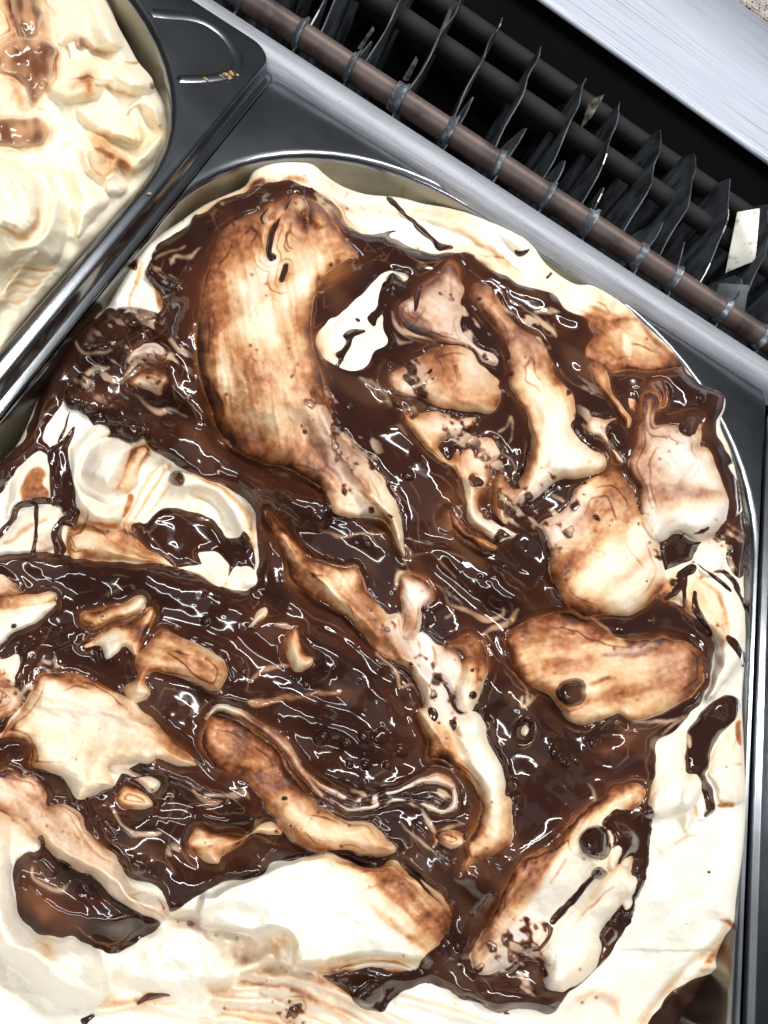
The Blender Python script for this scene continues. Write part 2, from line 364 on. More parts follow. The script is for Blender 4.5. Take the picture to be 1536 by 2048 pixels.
# the white basin on the left
C.cream(T(4, "410,1130 440,1050 520,990 620,975 685,1010 670,1080 640,1160 560,1240 480,1220 430,1180"), 8., 30, .14, R(-60), mauve=.35)
C.cream(T(4, "690,1025 735,1010 762,1050 720,1130 690,1200 640,1245 592,1210 650,1130"), 3.5, 16, .42, R(-65), es=.3, e=4)
C.cream(T(4, "360,1020 420,960 500,900 560,940 470,1000 410,1080 400,1180 460,1250 560,1290 620,1300 600,1400 480,1400 400,1330 370,1200"), 5.5, 26, .03, R(-60))
fold(T(4, "860,1100 780,1180 720,1290 650,1390"), 7, 1.6); fold(T(4, "830,1130 760,1220 700,1330"), 4, -1.3)
for a, b in (("870,1110 800,1180 740,1270 680,1370", .4), ("830,1100 760,1160 700,1250 650,1350", .28), ("860,1210 800,1290 720,1380", .3), ("440,1390 560,1400 640,1460", .3), ("600,1440 720,1480 830,1530", .4)):
    C.washline(T(4, a), [1.5, 4, 2], b, 4)
C.washline(T(4, "660,1260 640,1310 620,1360"), [5, 6, 3], .8, 3)
fold(T(4, "930,1180 1050,1200 1150,1270 1230,1370 1280,1470"), 14, 4.); fold(T(4, "1000,1230 1110,1310 1180,1420"), 9, -3.2)
C.cream(T(7, "330,170 400,120 480,130 560,200 640,250 740,290 820,325 620,310 450,295 350,290"), 3.5, 20, .14, R(15), es=.15)
C.stain(240, 1075, 40, 18, 35, .25); C.stain(290, 1100, 30, 10, 20, .3)
# far left knobs and runs
C.cream(T(4, "25,1360 30,1260 60,1160 110,1090 190,1040 245,1080 260,1190 235,1290 150,1310 70,1320"), 2.5, 16, .05, R(-60))
C.wash(T(4, "95,1230 140,1150 200,1110 235,1150 215,1200 240,1250 215,1290 110,1290"), .62, 4, -60)
C.choc(T(0, "152,852 130,868 112,886 96,900 98,960 100,1008 118,1030 150,1034 154,1010 146,960 136,905"), .8)
C.choc(T(15, "450,1130 540,1160 620,1210 800,1200 900,1230 820,1290 700,1300 600,1330 540,1380 450,1440 420,1540 350,1640 280,1790 330,1850 330,1900 250,1880 120,1980 60,2060 -60,2200 -120,2200 -40,1990 100,1880 180,1760 220,1620 260,1500 280,1380 330,1260"), .8)
C.chocline(T(0, "140,822 128,850 116,880"), [2, 3.5, 4], .6)
C.chocline(T(0, "98,1005 40,1012 20,1040 -10,1080"), [8, 7, 9, 12], .8)
C.cream(T(4, "-40,1560 0,1470 60,1390 170,1335 300,1325 322,1400 262,1480 245,1536 180,1550 60,1560"), 4, 24, .06, R(-25), mauve=.2)
C.washline(T(4, "20,1500 120,1430 230,1390"), [3, 5, 3], .4, 4, .2); C.stain(85, 1090, 22, 16, 0, .2, mauve=.5)
C.chocline(T(4, "185,1330 180,1420 165,1500 150,1560"), [5, 4, 5, 6], .7)
C.chocline(T(4, "390,1340 360,1390 300,1410 270,1470 290,1530"), [10, 12, 7, 10, 14], .9)
# pool in the white basin
C.choc(T(7, "665,150 700,108 740,115 800,60 880,35 980,60 1080,100 1140,150 1170,200 1230,190 1250,155 1290,200 1310,300 1290,420 1250,350 1200,330 1170,420 1150,440 1080,400 1040,330 980,330 900,330 830,290 740,240"), .9)
C.cream(T(7, "1010,265 1090,270 1165,310 1172,360 1150,440 1075,415 1040,350"), 1.2, 20, .0)
C.cream(T(7, "1190,355 1270,325 1312,370 1300,430 1240,450 1170,440"), 1.2, 14, .0)
C.creamline(T(7, "700,130 770,180 830,250 900,320"), [1.5, 2, 2.5], .5, .3)
# 2. strokes of cream standing out of the sauce -----------------------------------
# the long paddle stroke
F1 = T(0, "450,462 495,432 540,402 590,386 640,410 680,460 718,515 702,535 655,560 630,590 620,640 628,700 645,760 662,825 695,890 740,930 775,970 795,1020 808,1075 813,1118 790,1082 765,1043 735,1035 700,1040 662,1030 642,1000 635,970 600,945 545,930 480,910 440,860 420,800 400,730 395,650 402,580 422,515")
C.cream(F1, 9., 48, .12, R(75), es=.62, e=19, conc=3.5, tilt=(1., .15, 1.), streak=.35, slope=2.2)
C.stain(480, 450, 40, 30, -30, .5); C.stain(425, 560, 16, 80, 5, .45, ang=80); C.stain(555, 745, 60, 42, 30, .28, ang=60); C.stain(470, 800, 30, 70, -10, .22, ang=80)
C.stain(540, 890, 70, 26, 15, .25, ang=40); C.stain(660, 910, 40, 50, -40, .2, mauve=.7, ang=50); C.stain(650, 480, 50, 26, 40, .22, ang=30); C.stain(610, 440, 20, 26, 0, .2, mauve=.5)
C.stain(690, 960, 50, 20, 45, .2, mauve=.3); C.stain(600, 585, 40, 70, 0, -.12, streak=0)
C.ridge(T(0, "640,820 680,900 720,960 760,1010 800,1080"), 7, 2.0); C.ridge(T(0, "610,850 650,930 690,985 720,1010"), 6, -1.6)
C.washline(T(0, "655,840 690,920 740,985"), [3, 7, 3], .35, 7); C.washline(T(0, "720,985 750,1010 775,1050"), [2, 5, 3], .4, 5)
C.tint(C.lace, 700, 880, 30, 60, -35, .5); C.tint(C.lace, 735, 1020, 24, 10, 20, .4)
C.chocline(T(2, "145,1100 110,1200 90,1290 105,1320"), [5, 7, 6, 9], .9, .6)
C.chocline(T(2, "170,1370 150,1440"), [5, 7.5], .9)
C.chocline(T(2, "190,970 250,960 280,1020 300,1090 285,1150"), [4, 7, 5, 3, 5], .7, .8)
C.cream(T(2, "215,1025 260,1005 290,1050 285,1120 240,1090"), 2, 10, .25, R(60)); C.cream(T(2, "300,1090 345,1050 385,1090 385,1160 320,1150"), 2.5, 12, .5, R(60), es=.2)
C.cream(T(2, "60,1120 75,1060 170,1050 165,1090 110,1150 70,1230 55,1180"), 2, 10, .45, R(75))
C.lace[C.win(np.array([[520., 400], [600, 440]]), 0)] += .12
# brown fold of sauce beside its neck
C.choc(T(5, "340,160 400,110 480,60 545,40 575,80 560,140 480,190 400,215 345,230 330,200"), .7, 1.5); C.tint(C.amber, 685, 545, 42, 16, -30, .95)
# white hollow right of the stroke
C.cream(T(5, "335,440 380,370 450,330 520,270 590,200 640,150 700,110 780,105 825,125 800,150 720,165 680,190 650,260 660,300 680,390 700,450 690,490 640,520 600,580 530,615 460,600 400,560 360,500"), -1.0, 20, .0)
C.ridge(T(5, "360,420 470,330 560,300 640,210 720,140"), 9, 1.8); C.ridge(T(5, "470,540 520,470 590,440 640,360"), 8, 1.6); C.ridge(T(5, "560,580 600,500 640,420"), 6, -1.3)
C.choc(T(5, "588,404 530,396 486,420 505,452 475,488 438,515 452,556 436,586 462,588 486,530 522,484 542,444 590,424"), .7)
C.chocline(T(5, "655,265 640,310 615,340 625,380"), [3, 7, 9, 3], .6); C.chocline(T(5, "545,345 560,355"), [3, 3], .5)
C.chocline(T(5, "690,180 670,260 690,340 715,430 720,480"), [9, 10, 7, 5, 4], .9); C.ball(790, 567, 22, 1.2)
# purple ridge
C.cream(T(5, "760,290 830,230 900,160 960,120 1020,60 1060,90 1070,150 1100,200 1080,260 1100,330 1080,400 1130,470 1180,520 1250,540 1280,580 1250,605 1180,570 1120,490 1000,480 900,460 820,430 770,380"), 5, 28, .16, R(50), es=.3, e=10, mauve=.8)
C.stain(840, 640, 40, 22, 40, .42); C.stain(895, 585, 12, 60, -35, .3, mauve=.8); C.tint(C.lace, 905, 600, 16, 60, -35, .62); C.tint(C.lace, 960, 685, 16, 45, -45, .7); C.tint(C.lace, 870, 600, 10, 40, -30, .3)
C.chocline(T(5, "845,320 850,260 870,180"), [3, 7, 10], .8)
C.creamline(T(5, "720,310 735,370 780,420 850,450 960,480"), [2, 4, 6, 4, 2], .8, .12); C.creamline(T(5, "730,420 770,470 820,480"), [2, 4, 2], .8, .1)
# centre boulder
C.cream(T(5, "930,520 1050,490 1120,510 1160,570 1230,630 1290,690 1290,760 1240,820 1150,832 1050,812 950,800 880,750 780,740 730,700 722,640 790,600 860,560"), 7, 36, .28, R(25), es=.2, e=10, tilt=(.7, .5, 1.), slope=2.)
C.stain(860, 725, 40, 22, 30, .7); C.stain(820, 745, 30, 16, -10, .45); C.stain(900, 790, 60, 12, 5, .3); C.stain(935, 730, 26, 16, 30, -.1, mauve=.3); C.stain(960, 760, 26, 16, 10, .05, mauve=.5)
C.chocline(T(5, "800,650 850,680 900,650 930,620"), [8, 8, 5, 3], .5); C.tint(C.lace, 830, 770, 30, 30, 0, .6); C.tint(C.lace, 830, 745, 16, 30, 0, .5)
C.creamline(T(5, "820,705 900,670 960,650"), [2, 4, 2], .6, .1, .5)
C.cream(T(5, "780,812 830,838 950,830 1050,858 1150,872 1100,930 1000,960 965,1010 1015,1070 1060,1030 1085,1100 1062,1160 990,1075 900,1005 830,930 790,865"), 4, 22, .2, R(35), es=.25, e=7)
C.tint(C.lace, 905, 850, 30, 16, 15, .75); C.stain(905, 905, 30, 14, 40, .35); C.tint(C.lace, 915, 875, 22, 12, 0, .5)
C.creamline(T(5, "560,650 620,670 680,720 700,800"), [3, 8, 8, 3], 1., .06); C.creamline(T(5, "705,900 760,905 800,950"), [2, 7, 3], .8, .1, .5)
# long pale stroke on the right
C.cream(T(6, "20,190 80,180 140,240 190,320 250,390 330,440 400,500 440,580 490,680 540,760 550,850 560,940 620,1000 690,1060 692,1120 640,1160 560,1170 470,1180 400,1230 350,1290 250,1340 200,1400 140,1330 120,1200 170,1150 230,1200 290,1130 310,1000 300,850 260,760 220,690 230,600 190,450 130,370 70,330 30,270"), 7.5, 34, .10, R(62), es=.28, e=9, conc=2.5, tilt=(.3, .9, 1.), slope=2.)
C.stain(1040, 690, 40, 26, 50, .16, mauve=.6); C.stain(1090, 735, 14, 50, -35, .3); C.stain(1020, 985, 22, 70, 25, .42, ang=115); C.stain(1060, 930, 9, 60, 15, .3, ang=100); C.stain(960, 590, 16, 22, 0, .2, mauve=.4)
C.ball(962, 602, 4, .4)
C.ridge(T(6, "330,780 380,900 400,1040 350,1200"), 8, -1.3); C.ridge(T(6, "400,800 440,950 430,1100"), 9, 1.0); C.stain(1110, 880, 30, 50, -20, -.12, streak=0)
C.tint(C.lace, 1010, 1000, 14, 30, 20, .45); C.tint(C.lace, 1060, 1000, 16, 20, 20, .5)
C.cream(T(5, "1090,1010 1150,970 1225,968 1280,1040 1268,1072 1240,1100 1232,1170 1192,1230 1180,1330 1250,1370 1340,1425 1352,1452 1270,1492 1190,1445 1120,1385 1110,1290 1080,1200 1070,1110"), 4.5, 20, .06, R(70), mauve=.25, es=.12, e=6)
C.chocline(T(5, "1260,1470 1290,1445 1330,1450"), [5, 6, 3], .5); C.tint(C.lace, 985, 915, 22, 22, 0, .5); C.chocline(T(5, "1130,1160 1145,1185"), [5, 6], .5); C.ball(958, 960, 6, .5)
C.cream(T(8, "1010,60 1060,100 1120,160 1180,190 1258,225 1240,262 1160,242 1080,185 1030,125"), 2.5, 14, .5, R(40), es=.2); C.tint(C.amber, 910, 1010, 26, 40, -35, .9)
# tan panel against the tub
C.cream(T(6, "620,362 740,358 850,335 930,400 1010,500 1088,590 1050,612 930,612 820,602 740,622 690,582 640,570 600,510 630,440"), 4, 26, .24, R(30), es=.15, e=12, conc=.8)
C.stain(1215, 690, 26, 50, -30, .12); C.stain(1330, 715, 50, 14, 45, .28); C.stain(1240, 725, 50, 12, 0, .3); C.washline(T(6, "790,440 800,500 815,550"), [5, 9, 3], -.2, 3); C.stain(1190, 690, 10, 40, 5, .3)
C.washline(T(6, "880,370 980,480 1085,590"), [2, 5, 7], .4, 6)
# right-hand face
C.cream(T(6, "880,760 930,722 970,765 978,880 1050,872 1130,842 1190,900 1195,1000 1240,1012 1280,1080 1310,1170 1342,1270 1340,1370 1280,1440 1180,1482 1060,1442 1010,1475 960,1490 890,1400 880,1300 870,1200 828,1100 860,1000 870,900"), 7, 36, .22, R(60), es=.25, e=10, conc=1.5, tilt=(.5, .8, 1.), slope=2., mauve=.35)
C.stain(1365, 905, 44, 28, 55, -.1, mauve=1.2, streak=0); C.stain(1340, 960, 30, 20, 30, .0, mauve=.8); C.stain(1330, 870, 30, 16, 45, .12, mauve=.8); C.stain(1405, 985, 34, 12, 5, .3, mauve=.4); C.stain(1350, 990, 22, 24, 0, .2); C.stain(1300, 960, 22, 40, -20, .3); C.stain(1425, 930, 20, 40, -20, -.2, streak=0)
C.stain(1400, 1035, 40, 16, 0, -.18, streak=0); C.ridge(T(6, "1110,1190 1180,1100 1195,1000"), 7, -1.6); C.ridge(T(6, "960,1010 1050,1080 1100,1180"), 8, 1.2); C.tint(C.lace, 1310, 1045, 14, 34, -20, .85); C.tint(C.lace, 1360, 890, 30, 14, 50, .33)
C.chocline(T(6, "1085,1462 1130,1450 1200,1440 1240,1415"), [4, 6, 8, 3], .7); C.chocline(T(6, "800,1060 812,1120 818,1190"), [7, 4.5, 1.5], .9, .8)
# fan lobe
C.cream(T(9, "380,130 430,90 510,30 560,-60 640,-100 740,-130 820,-70 870,50 920,120 960,190 990,280 1002,380 980,460 920,530 820,580 700,590 600,580 520,540 450,460 415,340 420,260 400,190"), 7, 40, .12, R(-40), es=.12, e=8, conc=2.5, tilt=(.4, .9, 1.), slope=2.2)
C.stain(1160, 1110, 70, 16, -42, .42); C.stain(1190, 1030, 60, 18, -40, .4); C.stain(1120, 1150, 22, 30, 0, .3); C.stain(1255, 1010, 12, 50, 10, .3, mauve=.3); C.stain(1290, 1100, 12, 60, 20, .05, mauve=.4); C.stain(1250, 1150, 70, 8, -42, .22)
C.stain(1125, 1045, 40, 22, -20, .35, mauve=.5); C.tint(C.lace, 1120, 1060, 36, 26, -25, .72); C.tint(C.lace, 1150, 1010, 24, 16, -30, .55); C.ridge(T(9, "430,265 560,262 690,280"), 5, -1.3)
# paddle on the right
P20 = T(9, "390,590 480,570 580,600 680,660 780,700 900,712 1020,712 1120,732 1200,790 1232,850 1190,950 1100,1040 980,1100 880,1122 820,1112 770,1085 720,1110 600,1142 500,1132 460,1062 430,1010 340,960 270,890 220,800 200,700 290,620")
C.cream(P20, 6.5, 44, .36, R(-8), es=.3, e=16, conc=4.)
C.stain(1110, 1260, 60, 34, 10, .5, ang=0); C.stain(1230, 1320, 90, 26, -12, -.06); C.stain(1120, 1330, 60, 12, 0, .25); C.stain(1250, 1390, 80, 10, -14, .12); C.stain(1340, 1340, 30, 40, 20, .1, mauve=.5); C.stain(1190, 1425, 60, 8, -6, -.12)
C.stain(1390, 1340, 10, 46, 20, .4)
C.wash(T(9, "690,800 760,765 850,728 1000,722 945,775 880,800 780,812"), .42, 5, -15, .8, .9); C.tint(C.lace, 1275, 1296, 34, 8, -15, .8)
C.choc(T(9, "780,612 880,592 970,542 1060,542 1160,612 1232,722 1252,850 1222,960 1150,1050 1050,1102 950,1130 870,1127 980,1101 1100,1041 1190,951 1216,860 1180,770 1100,712 960,702 850,712 780,692"), 1.2, 2.2)
C.creamline(T(9, "620,590 680,640 760,690 850,705"), [1.5, 3, 2], .5, .45); C.creamline(T(9, "860,1128 950,1138 1040,1140 1100,1110"), [2, 4, 4, 2], .8, .15, .4); C.creamline(T(9, "1000,1205 1090,1130 1180,1060"), [2, 4, 4], .9, .1)
C.ball(1143, 1385, 29, 2.4); C.washline(T(9, "620,945 700,930 760,935"), [3, 3, 1], .4, 4)
# small sauce island bottom of paddle
C.ridge(T(9, "730,1110 770,1090 830,1115 880,1180"), 14, 2.4); C.ridge(T(9, "600,1290 760,1250 900,1210 970,1190"), 16, 1.6)
for a in ((1215, 1500, 50, 12, -15, .9), (1255, 1465, 22, 9, 30, .7), (1300, 1470, 16, 8, 0, .7), (1200, 1550, 16, 8, 0, .5)): C.tint(C.amber, *a)
# diagonal stroke through the middle
P10 = T(8, "85,50 180,140 260,250 330,310 420,345 530,355 590,430 640,510 700,585 770,585 790,660 830,760 900,830 950,900 1010,1000 1060,1090 1150,1090 1212,1150 1232,1250 1282,1350 1312,1450 1316,1530")+T(11, "1345,410 1345,560 1320,620 1230,690 1100,762 1112,700 1092,620 1150,540 1192,430 1162,340 1082,242 980,182 910,162 895,60")+T(8, "870,1085 900,1050 860,960 800,880 700,800 640,770 560,690 480,600 380,540 290,480 210,420 190,330 170,250 130,160")
C.cream(P10, 5, 26, .2, R(50), es=.32, e=8, tilt=(.8, -.5, 1.), slope=1.6)
C.stain(600, 1120, 26, 50, -35, .3, ang=50); C.stain(720, 1210, 60, 24, 45, .3, ang=50); C.stain(780, 1270, 40, 12, 45, .5, ang=50); C.stain(690, 1165, 20, 20, 0, -.15, streak=0); C.stain(880, 1480, 16, 50, -30, .3, ang=60); C.stain(985, 1560, 20, 70, -15, -.15, streak=0); C.stain(1015, 1640, 16, 34, 10, .38, ang=100); C.stain(900, 1370, 30, 60, -40, -.1, mauve=.7)
C.tint(C.lace, 855, 1330, 14, 70, -38, .72); C.tint(C.lace, 885, 1400, 14, 30, -30, .7); C.tint(C.lace, 800, 1280, 10, 30, -40, .6)
C.washline(T(8, "210,260 280,340 310,400"), [2, 5, 3], .45, 4); C.ridge(T(8, "160,180 260,330 400,470 520,560 660,700"), 6, 1.2); C.ridge(T(8, "940,960 1000,1130 1080,1300 1180,1500"), 7, -1.4); C.ridge(T(8, "900,1100 980,1250 1060,1400"), 5, 1.)
C.choc(T(8, "925,1060 950,1065 965,1100 950,1130 925,1110"), .5); C.choc(T(8, "1010,1120 1040,1120 1050,1150 1040,1190 1015,1160"), .5); C.washline(T(8, "1050,1170 1080,1210"), [6, 5], .3, 5, .9)
C.cream(T(8, "830,705 900,672 960,732 1070,772 1082,860 1042,980 960,902 900,832 840,762"), 2, 14, .12, R(50), mauve=.7); C.washline(T(8, "870,720 880,800"), [4, 3], .45, 3); C.washline(T(8, "940,740 960,840"), [2, 2], .6, 3, .3)
C.cream(T(8, "775,420 830,395 900,420 945,490 905,560 890,640 850,690 800,702 780,640 780,560"), 4, 16, .14, R(60), mauve=.5, es=.25, e=5)
C.stain(825, 1255, 10, 24, 0, .6); C.tint(C.lace, 850, 1190, 14, 16, 0, .6)
C.cream(T(8, "1010,742 1100,702 1172,732 1202,800 1197,930 1172,1022 1120,1092 1060,1062 1055,960 1090,850 1090,782"), 4.5, 20, .2, R(75), es=.3, e=6); C.stain(930, 1290, 22, 16, 0, .3); C.stain(955, 1340, 8, 40, 0, .3); C.ball(946, 1392, 8, .6)
C.chocline(T(8, "900,560 940,610 900,650 960,700 1030,730"), [6, 8, 5, 6, 3], .8, .4)
# loops of thin cream in the sauce
for p, wd, st in (("930,420 1000,470 1020,540 1080,560 1160,600 1230,630 1300,590 1310,550", [1.5, 2, 4, 6, 7, 4, 1.5], .35), ("1020,600 1040,580 1010,500 1030,440", [4, 3, 2, 1], .35), ("1370,560 1330,630 1240,680 1200,720 1240,800 1320,840", [2, 5, 3, 2, 2, 1], .4), ("1215,700 1260,780 1340,870 1400,950 1420,1010 1440,1040 1490,1000", [2, 2, 2.5, 2, 4, 4, 1], .4), ("1390,1010 1400,1060 1430,1050 1450,1010", [2, 3, 3, 2], .2), ("350,250 400,340 380,420", [1, 1, 1], .5), ("360,150 440,180 560,180 690,190", [2, 3, 2.5, 1], .45), ("800,240 830,290 790,350", [2, 3, 2], .4), ("830,300 930,280 1000,340 1060,400", [2, 2, 2, 1], .45), ("740,470 760,400 820,380", [4, 6, 2], .1)):
    C.creamline(T(8, p), wd, .5, st, .1)
C.cream(T(8, "10,610 40,560 80,545 88,590 40,620 -10,640"), 2.5, 12, .2, R(-30)); C.cream(T(8, "195,700 240,660 250,720 270,780 320,810 310,860 260,880 220,870 200,790"), 2.5, 14, .12, R(70), es=.4, e=5)
C.creamline(T(8, "140,650 190,650 230,670"), [3, 7, 3], .8, .2)
C.creamline(T(8, "0,920 80,870 150,850 200,850"), [3, 7, 4, 2], .9, .4, 0); C.creamline(T(8, "0,1040 120,1030 250,1010 350,980 460,990"), [8, 7, 5, 5, 2], 1., .5, 0); C.tint(C.amber, 560, 1290, 50, 30, 30, .55); C.tint(C.amber, 640, 1390, 60, 9, -5, .7); C.tint(C.amber, 520, 1190, 20, 60, 10, .4); C.tint(C.amber, 605, 1285, 14, 26, 0, .6)
for u, v, r in ((800, 1440, 0), (1415, 1180, 0)): pass
C.cream(T(8, "1398,1165 1420,1155 1432,1190 1418,1212 1400,1200"), .6, 6, .3)
# upper left sauce cluster
C.choc(T(15, "1000,620 1040,540 1120,480 1200,420 1260,370 1365,280 1365,560 1280,700 1220,790 1120,770 1030,720 990,680"), 1., 3.2)
C.choc(T(15, "770,960 820,905 920,900 1060,920 1100,960 1000,1040 900,1120 800,1180 700,1200 600,1190 540,1150 580,1080 640,1010 720,980"), 1.1, 3.5)
C.ridge(T(0, "440,430 410,520 385,600 350,680 330,760"), 22, 3.5); C.ridge(T(0, "360,560 300,620 240,670"), 14, 2.)
C.creamline(T(15, "1170,610 1200,550 1300,560 1370,500"), [2, 5, 5, 2], 1., .15, .5); C.creamline(T(15, "1060,570 1130,530 1220,500 1260,480"), [1.5, 3, 3, 2], .7, .4, .2)
C.cream(T(15, "900,1235 960,1180 1000,1160 1100,1162 1142,1230 1080,1285 960,1262 880,1315"), 2, 12, .22, R(20), mauve=.4)
C.cream(T(15, "880,1442 960,1352 1040,1332 1112,1382 1090,1492 1000,1472"), 2, 12, .24, R(30), es=.3, e=5)
C.creamline(T(15, "850,1490 960,1530 1060,1600 1160,1590 1260,1650"), [3, 4, 6, 4, 2], 1.2, .2); C.creamline(T(15, "520,1130 560,1180 640,1205 760,1200"), [2, 4, 3, 2], .7, .12)
C.creamline(T(15, "600,1350 660,1300 740,1310"), [4, 8, 3], 1., .1, .4); C.creamline(T(15, "740,1380 830,1410 880,1380 960,1270 1020,1200"), [4, 8, 6, 4, 3], 1., .1, .6); C.creamline(T(15, "1170,1120 1220,1180 1280,1230"), [4, 6, 4], .8, .15, .6)
for a in ((152, 790, 26), (190, 806, 22), (232, 825, 26), (262, 858, 26), (170, 762, 16), (205, 700, 20), (265, 640, 20)): C.ball(a[0], a[1], a[2], 2.4)
C.tint(C.lace, 335, 530, 30, 45, 30, .35); C.tint(C.lace, 340, 700, 26, 60, -20, .45); C.tint(C.marb, 330, 640, 80, 60, 30, .9); C.tint(C.amber, 195, 790, 26, 16, 0, .9); C.tint(C.amber, 345, 755, 20, 10, 30, .8); C.tint(C.amber, 230, 810, 16, 10, 0, .6); C.tint(C.amber, 300, 862, 16, 14, 0, .6)
C.tint(C.marb, 390, 560, 20, 120, 12, 1.)
# the glossy band running down to the centre
C.choc(T(0, "272,838 310,826 360,835 410,850 445,870 490,915 560,936 615,952 640,985 662,1035 640,1060 580,1040 520,1000 470,965 420,955 350,930 300,900 278,870"), 1.2, 2.6, 30)
C.creamline(T(4, "950,1130 1060,1180 1180,1260 1270,1370 1300,1500"), [2, 3, 4, 4, 3], .8, .5, 0)
C.tint(C.amber, 480, 1010, 14, 60, -35, .7); C.tint(C.amber, 560, 1040, 14, 60, -35, .6); C.ball(350, 955, 16, 2.2); C.tint(C.amber, 350, 955, 14, 10, 0, .5)
C.tint(C.marb, 560, 1010, 60, 40, 40, .6); C.tint(C.marb, 760, 1090, 80, 40, 20, .6); C.tint(C.marb, 960, 1170, 90, 60, 30, .7); C.tint(C.marb, 960, 1270, 60, 80, 0, .6); C.tint(C.marb, 720, 1330, 90, 60, 40, .35); C.tint(C.marb, 1050, 1390, 40, 70, -20, .5); C.tint(C.marb, 760, 500, 70, 30, 10, .5); C.tint(C.marb, 1060, 640, 60, 50, 40, .7); C.tint(C.marb, 1180, 820, 40, 70, -20, .6); C.tint(C.marb, 1020, 850, 24, 70, 10, .45)
# 3. right-hand sauce shapes ----------------------------------------------------
C.ridge(T(6, "100,100 250,190 380,260"), 14, 1.8); C.creamline(T(6, "20,100 100,170 190,200 220,260 300,310 400,380 450,440"), [1.5, 2, 3, 3, 2.5, 5, 2], .7, .15, .7); C.creamline(T(6, "350,320 420,305 470,310"), [3, 7, 2], .8, .12, .5)
C.tint(C.lace, 1050, 640, 20, 50, -40, .6); C.tint(C.lace, 1100, 660, 20, 16, 20, .5); C.tint(C.amber, 1120, 650, 22, 16, 40, .5); C.tint(C.amber, 1185, 720, 14, 22, 0, .6)
C.ridge(T(6, "520,320 600,370 620,480 600,560"), 14, 2.2)
C.cream(T(6, "640,590 690,580 730,640 740,720 790,800 830,880 820,920 770,830 720,740 660,680"), 3, 12, .52, R(60), es=.2, e=5)
C.cream(T(6, "815,752 840,770 852,830 835,825 818,790"), 1, 6, .08)
C.cream(T(6, "610,880 640,860 700,875 760,870 740,900 700,930 720,980 770,1040 790,1090 760,1080 730,1010 680,960 625,935"), 2.5, 10, .2, R(40), es=.3, e=4, mauve=.2)
C.choc(T(6, "705,900 750,880 800,900 835,950 830,1010 790,1020 740,980 715,940"), .9, 1.5); C.choc(T(6, "680,960 740,1020 755,1090 720,1150 650,1170 700,1110 695,1050 660,990"), .9, .8); C.tint(C.amber, 1222, 925, 10, 24, -10, .7)
C.ridge(T(6, "880,640 1000,640 1150,700 1260,740"), 20, 2.2); C.ball(1380, 845, 24, 1.6); C.cream(T(6, "950,680 990,670 1015,720 1000,790 985,800 990,740"), 1.4, 8, .5, R(70), es=.2, e=4); C.tint(C.amber, 1440, 800, 12, 16, 0, .8); C.tint(C.amber, 1410, 860, 16, 30, 0, .5)
C.choc(T(13, "270,380 300,430 340,460 380,470 400,440 440,420 420,500 360,510 300,520 255,500 250,440"), 1., 1.6)
C.choc(T(13, "620,470 660,480 690,600 760,720 820,790 780,800 830,900 845,1040 820,1130 760,1160 770,1050 740,900 760,880 700,780 650,680 620,600"), .9)
C.cream(T(13, "760,790 815,790 835,900 800,850"), 1., 8, .03); C.tint(C.amber, 1465, 1010, 10, 50, 0, .6)
# sauce in the notch at the right and the curled white wing
C.cream(T(9, "1150,310 1190,230 1250,200 1310,260 1300,370 1220,390"), 2.5, 20, .06, R(60)); C.stain(1425, 1075, 16, 14, 0, .35, mauve=.5); C.tint(C.lace, 1450, 1090, 30, 30, 0, .55)
C.choc(T(9, "1320,240 1360,120 1420,60 1440,160 1450,300 1400,400 1330,330"), .8); C.creamline(T(9, "1340,290 1355,340 1350,380"), [4, 7, 3], 1., .05); C.tint(C.amber, 1480, 1060, 14, 14, 0, .5)
WING = T(9, "1010,350 1130,320 1170,340 1300,400 1400,500 1432,600 1425,700 1400,800 1330,900 1212,1032 1250,900 1262,780 1212,650 1122,570 1080,525 980,522 960,490 1000,400")
C.cream(WING, 5, 24, .03, R(60)); C.wash(T(9, "1100,540 1150,430 1190,360 1260,430 1310,530 1330,640 1300,720 1230,680 1170,600"), .17, 6, 60); C.washline(T(9, "1170,390 1260,460 1320,570 1325,680 1280,740"), [2, 3, 4, 5, 3], .22, 4)
C.ridge(T(9, "1170,340 1280,420 1330,560 1320,700"), 8, 1.8); C.ridge(T(9, "1250,1000 1340,880 1390,790"), 9, 2.); C.ridge(T(9, "1270,820 1300,760 1370,740"), 8, -1.5)
C.chocline(T(9, "1010,520 1060,470 1080,410 1070,390"), [6, 9, 6, 3], .7); C.stain(1325, 1185, 30, 16, -40, .5); C.chocline(T(9, "1110,560 1100,480 1110,400 1090,380"), [2, 4, 5, 6], .6); C.ball(1343, 1166, 9, .8)
C.chocline(T(9, "1090,380 1140,360 1165,350"), [8, 10, 5], .7); C.chocline(T(9, "1150,325 1230,370 1300,420 1350,470"), [3, 4, 4, 2], .6); C.chocline(T(9, "1250,365 1320,365 1380,440 1420,530 1432,620"), [2, 6, 7, 5, 3], .7)
C.chocline(T(9, "1155,480 1160,550 1200,620 1235,690"), [4, 6, 7, 1.5], .7); C.chocline(T(9, "1330,700 1360,720 1400,770 1410,830"), [6, 9, 7, 4], .8)
C.choc(T(9, "1290,1000 1340,1000 1392,1042 1372,1112 1300,1200 1242,1290 1232,1360 1180,1402 1112,1392 1110,1280 1130,1180 1200,1070"), .9, 1.6); C.tint(C.marb, 1390, 1500, 30, 60, 30, .7)
C.chocline(T(12, "1130,200 1170,230 1200,300 1235,370 1240,430 1215,470"), [14, 14, 8, 9, 10, 4], .9, .6); C.creamline(T(9, "1085,1190 1120,1220 1125,1270"), [4, 8, 3], 1., .06)
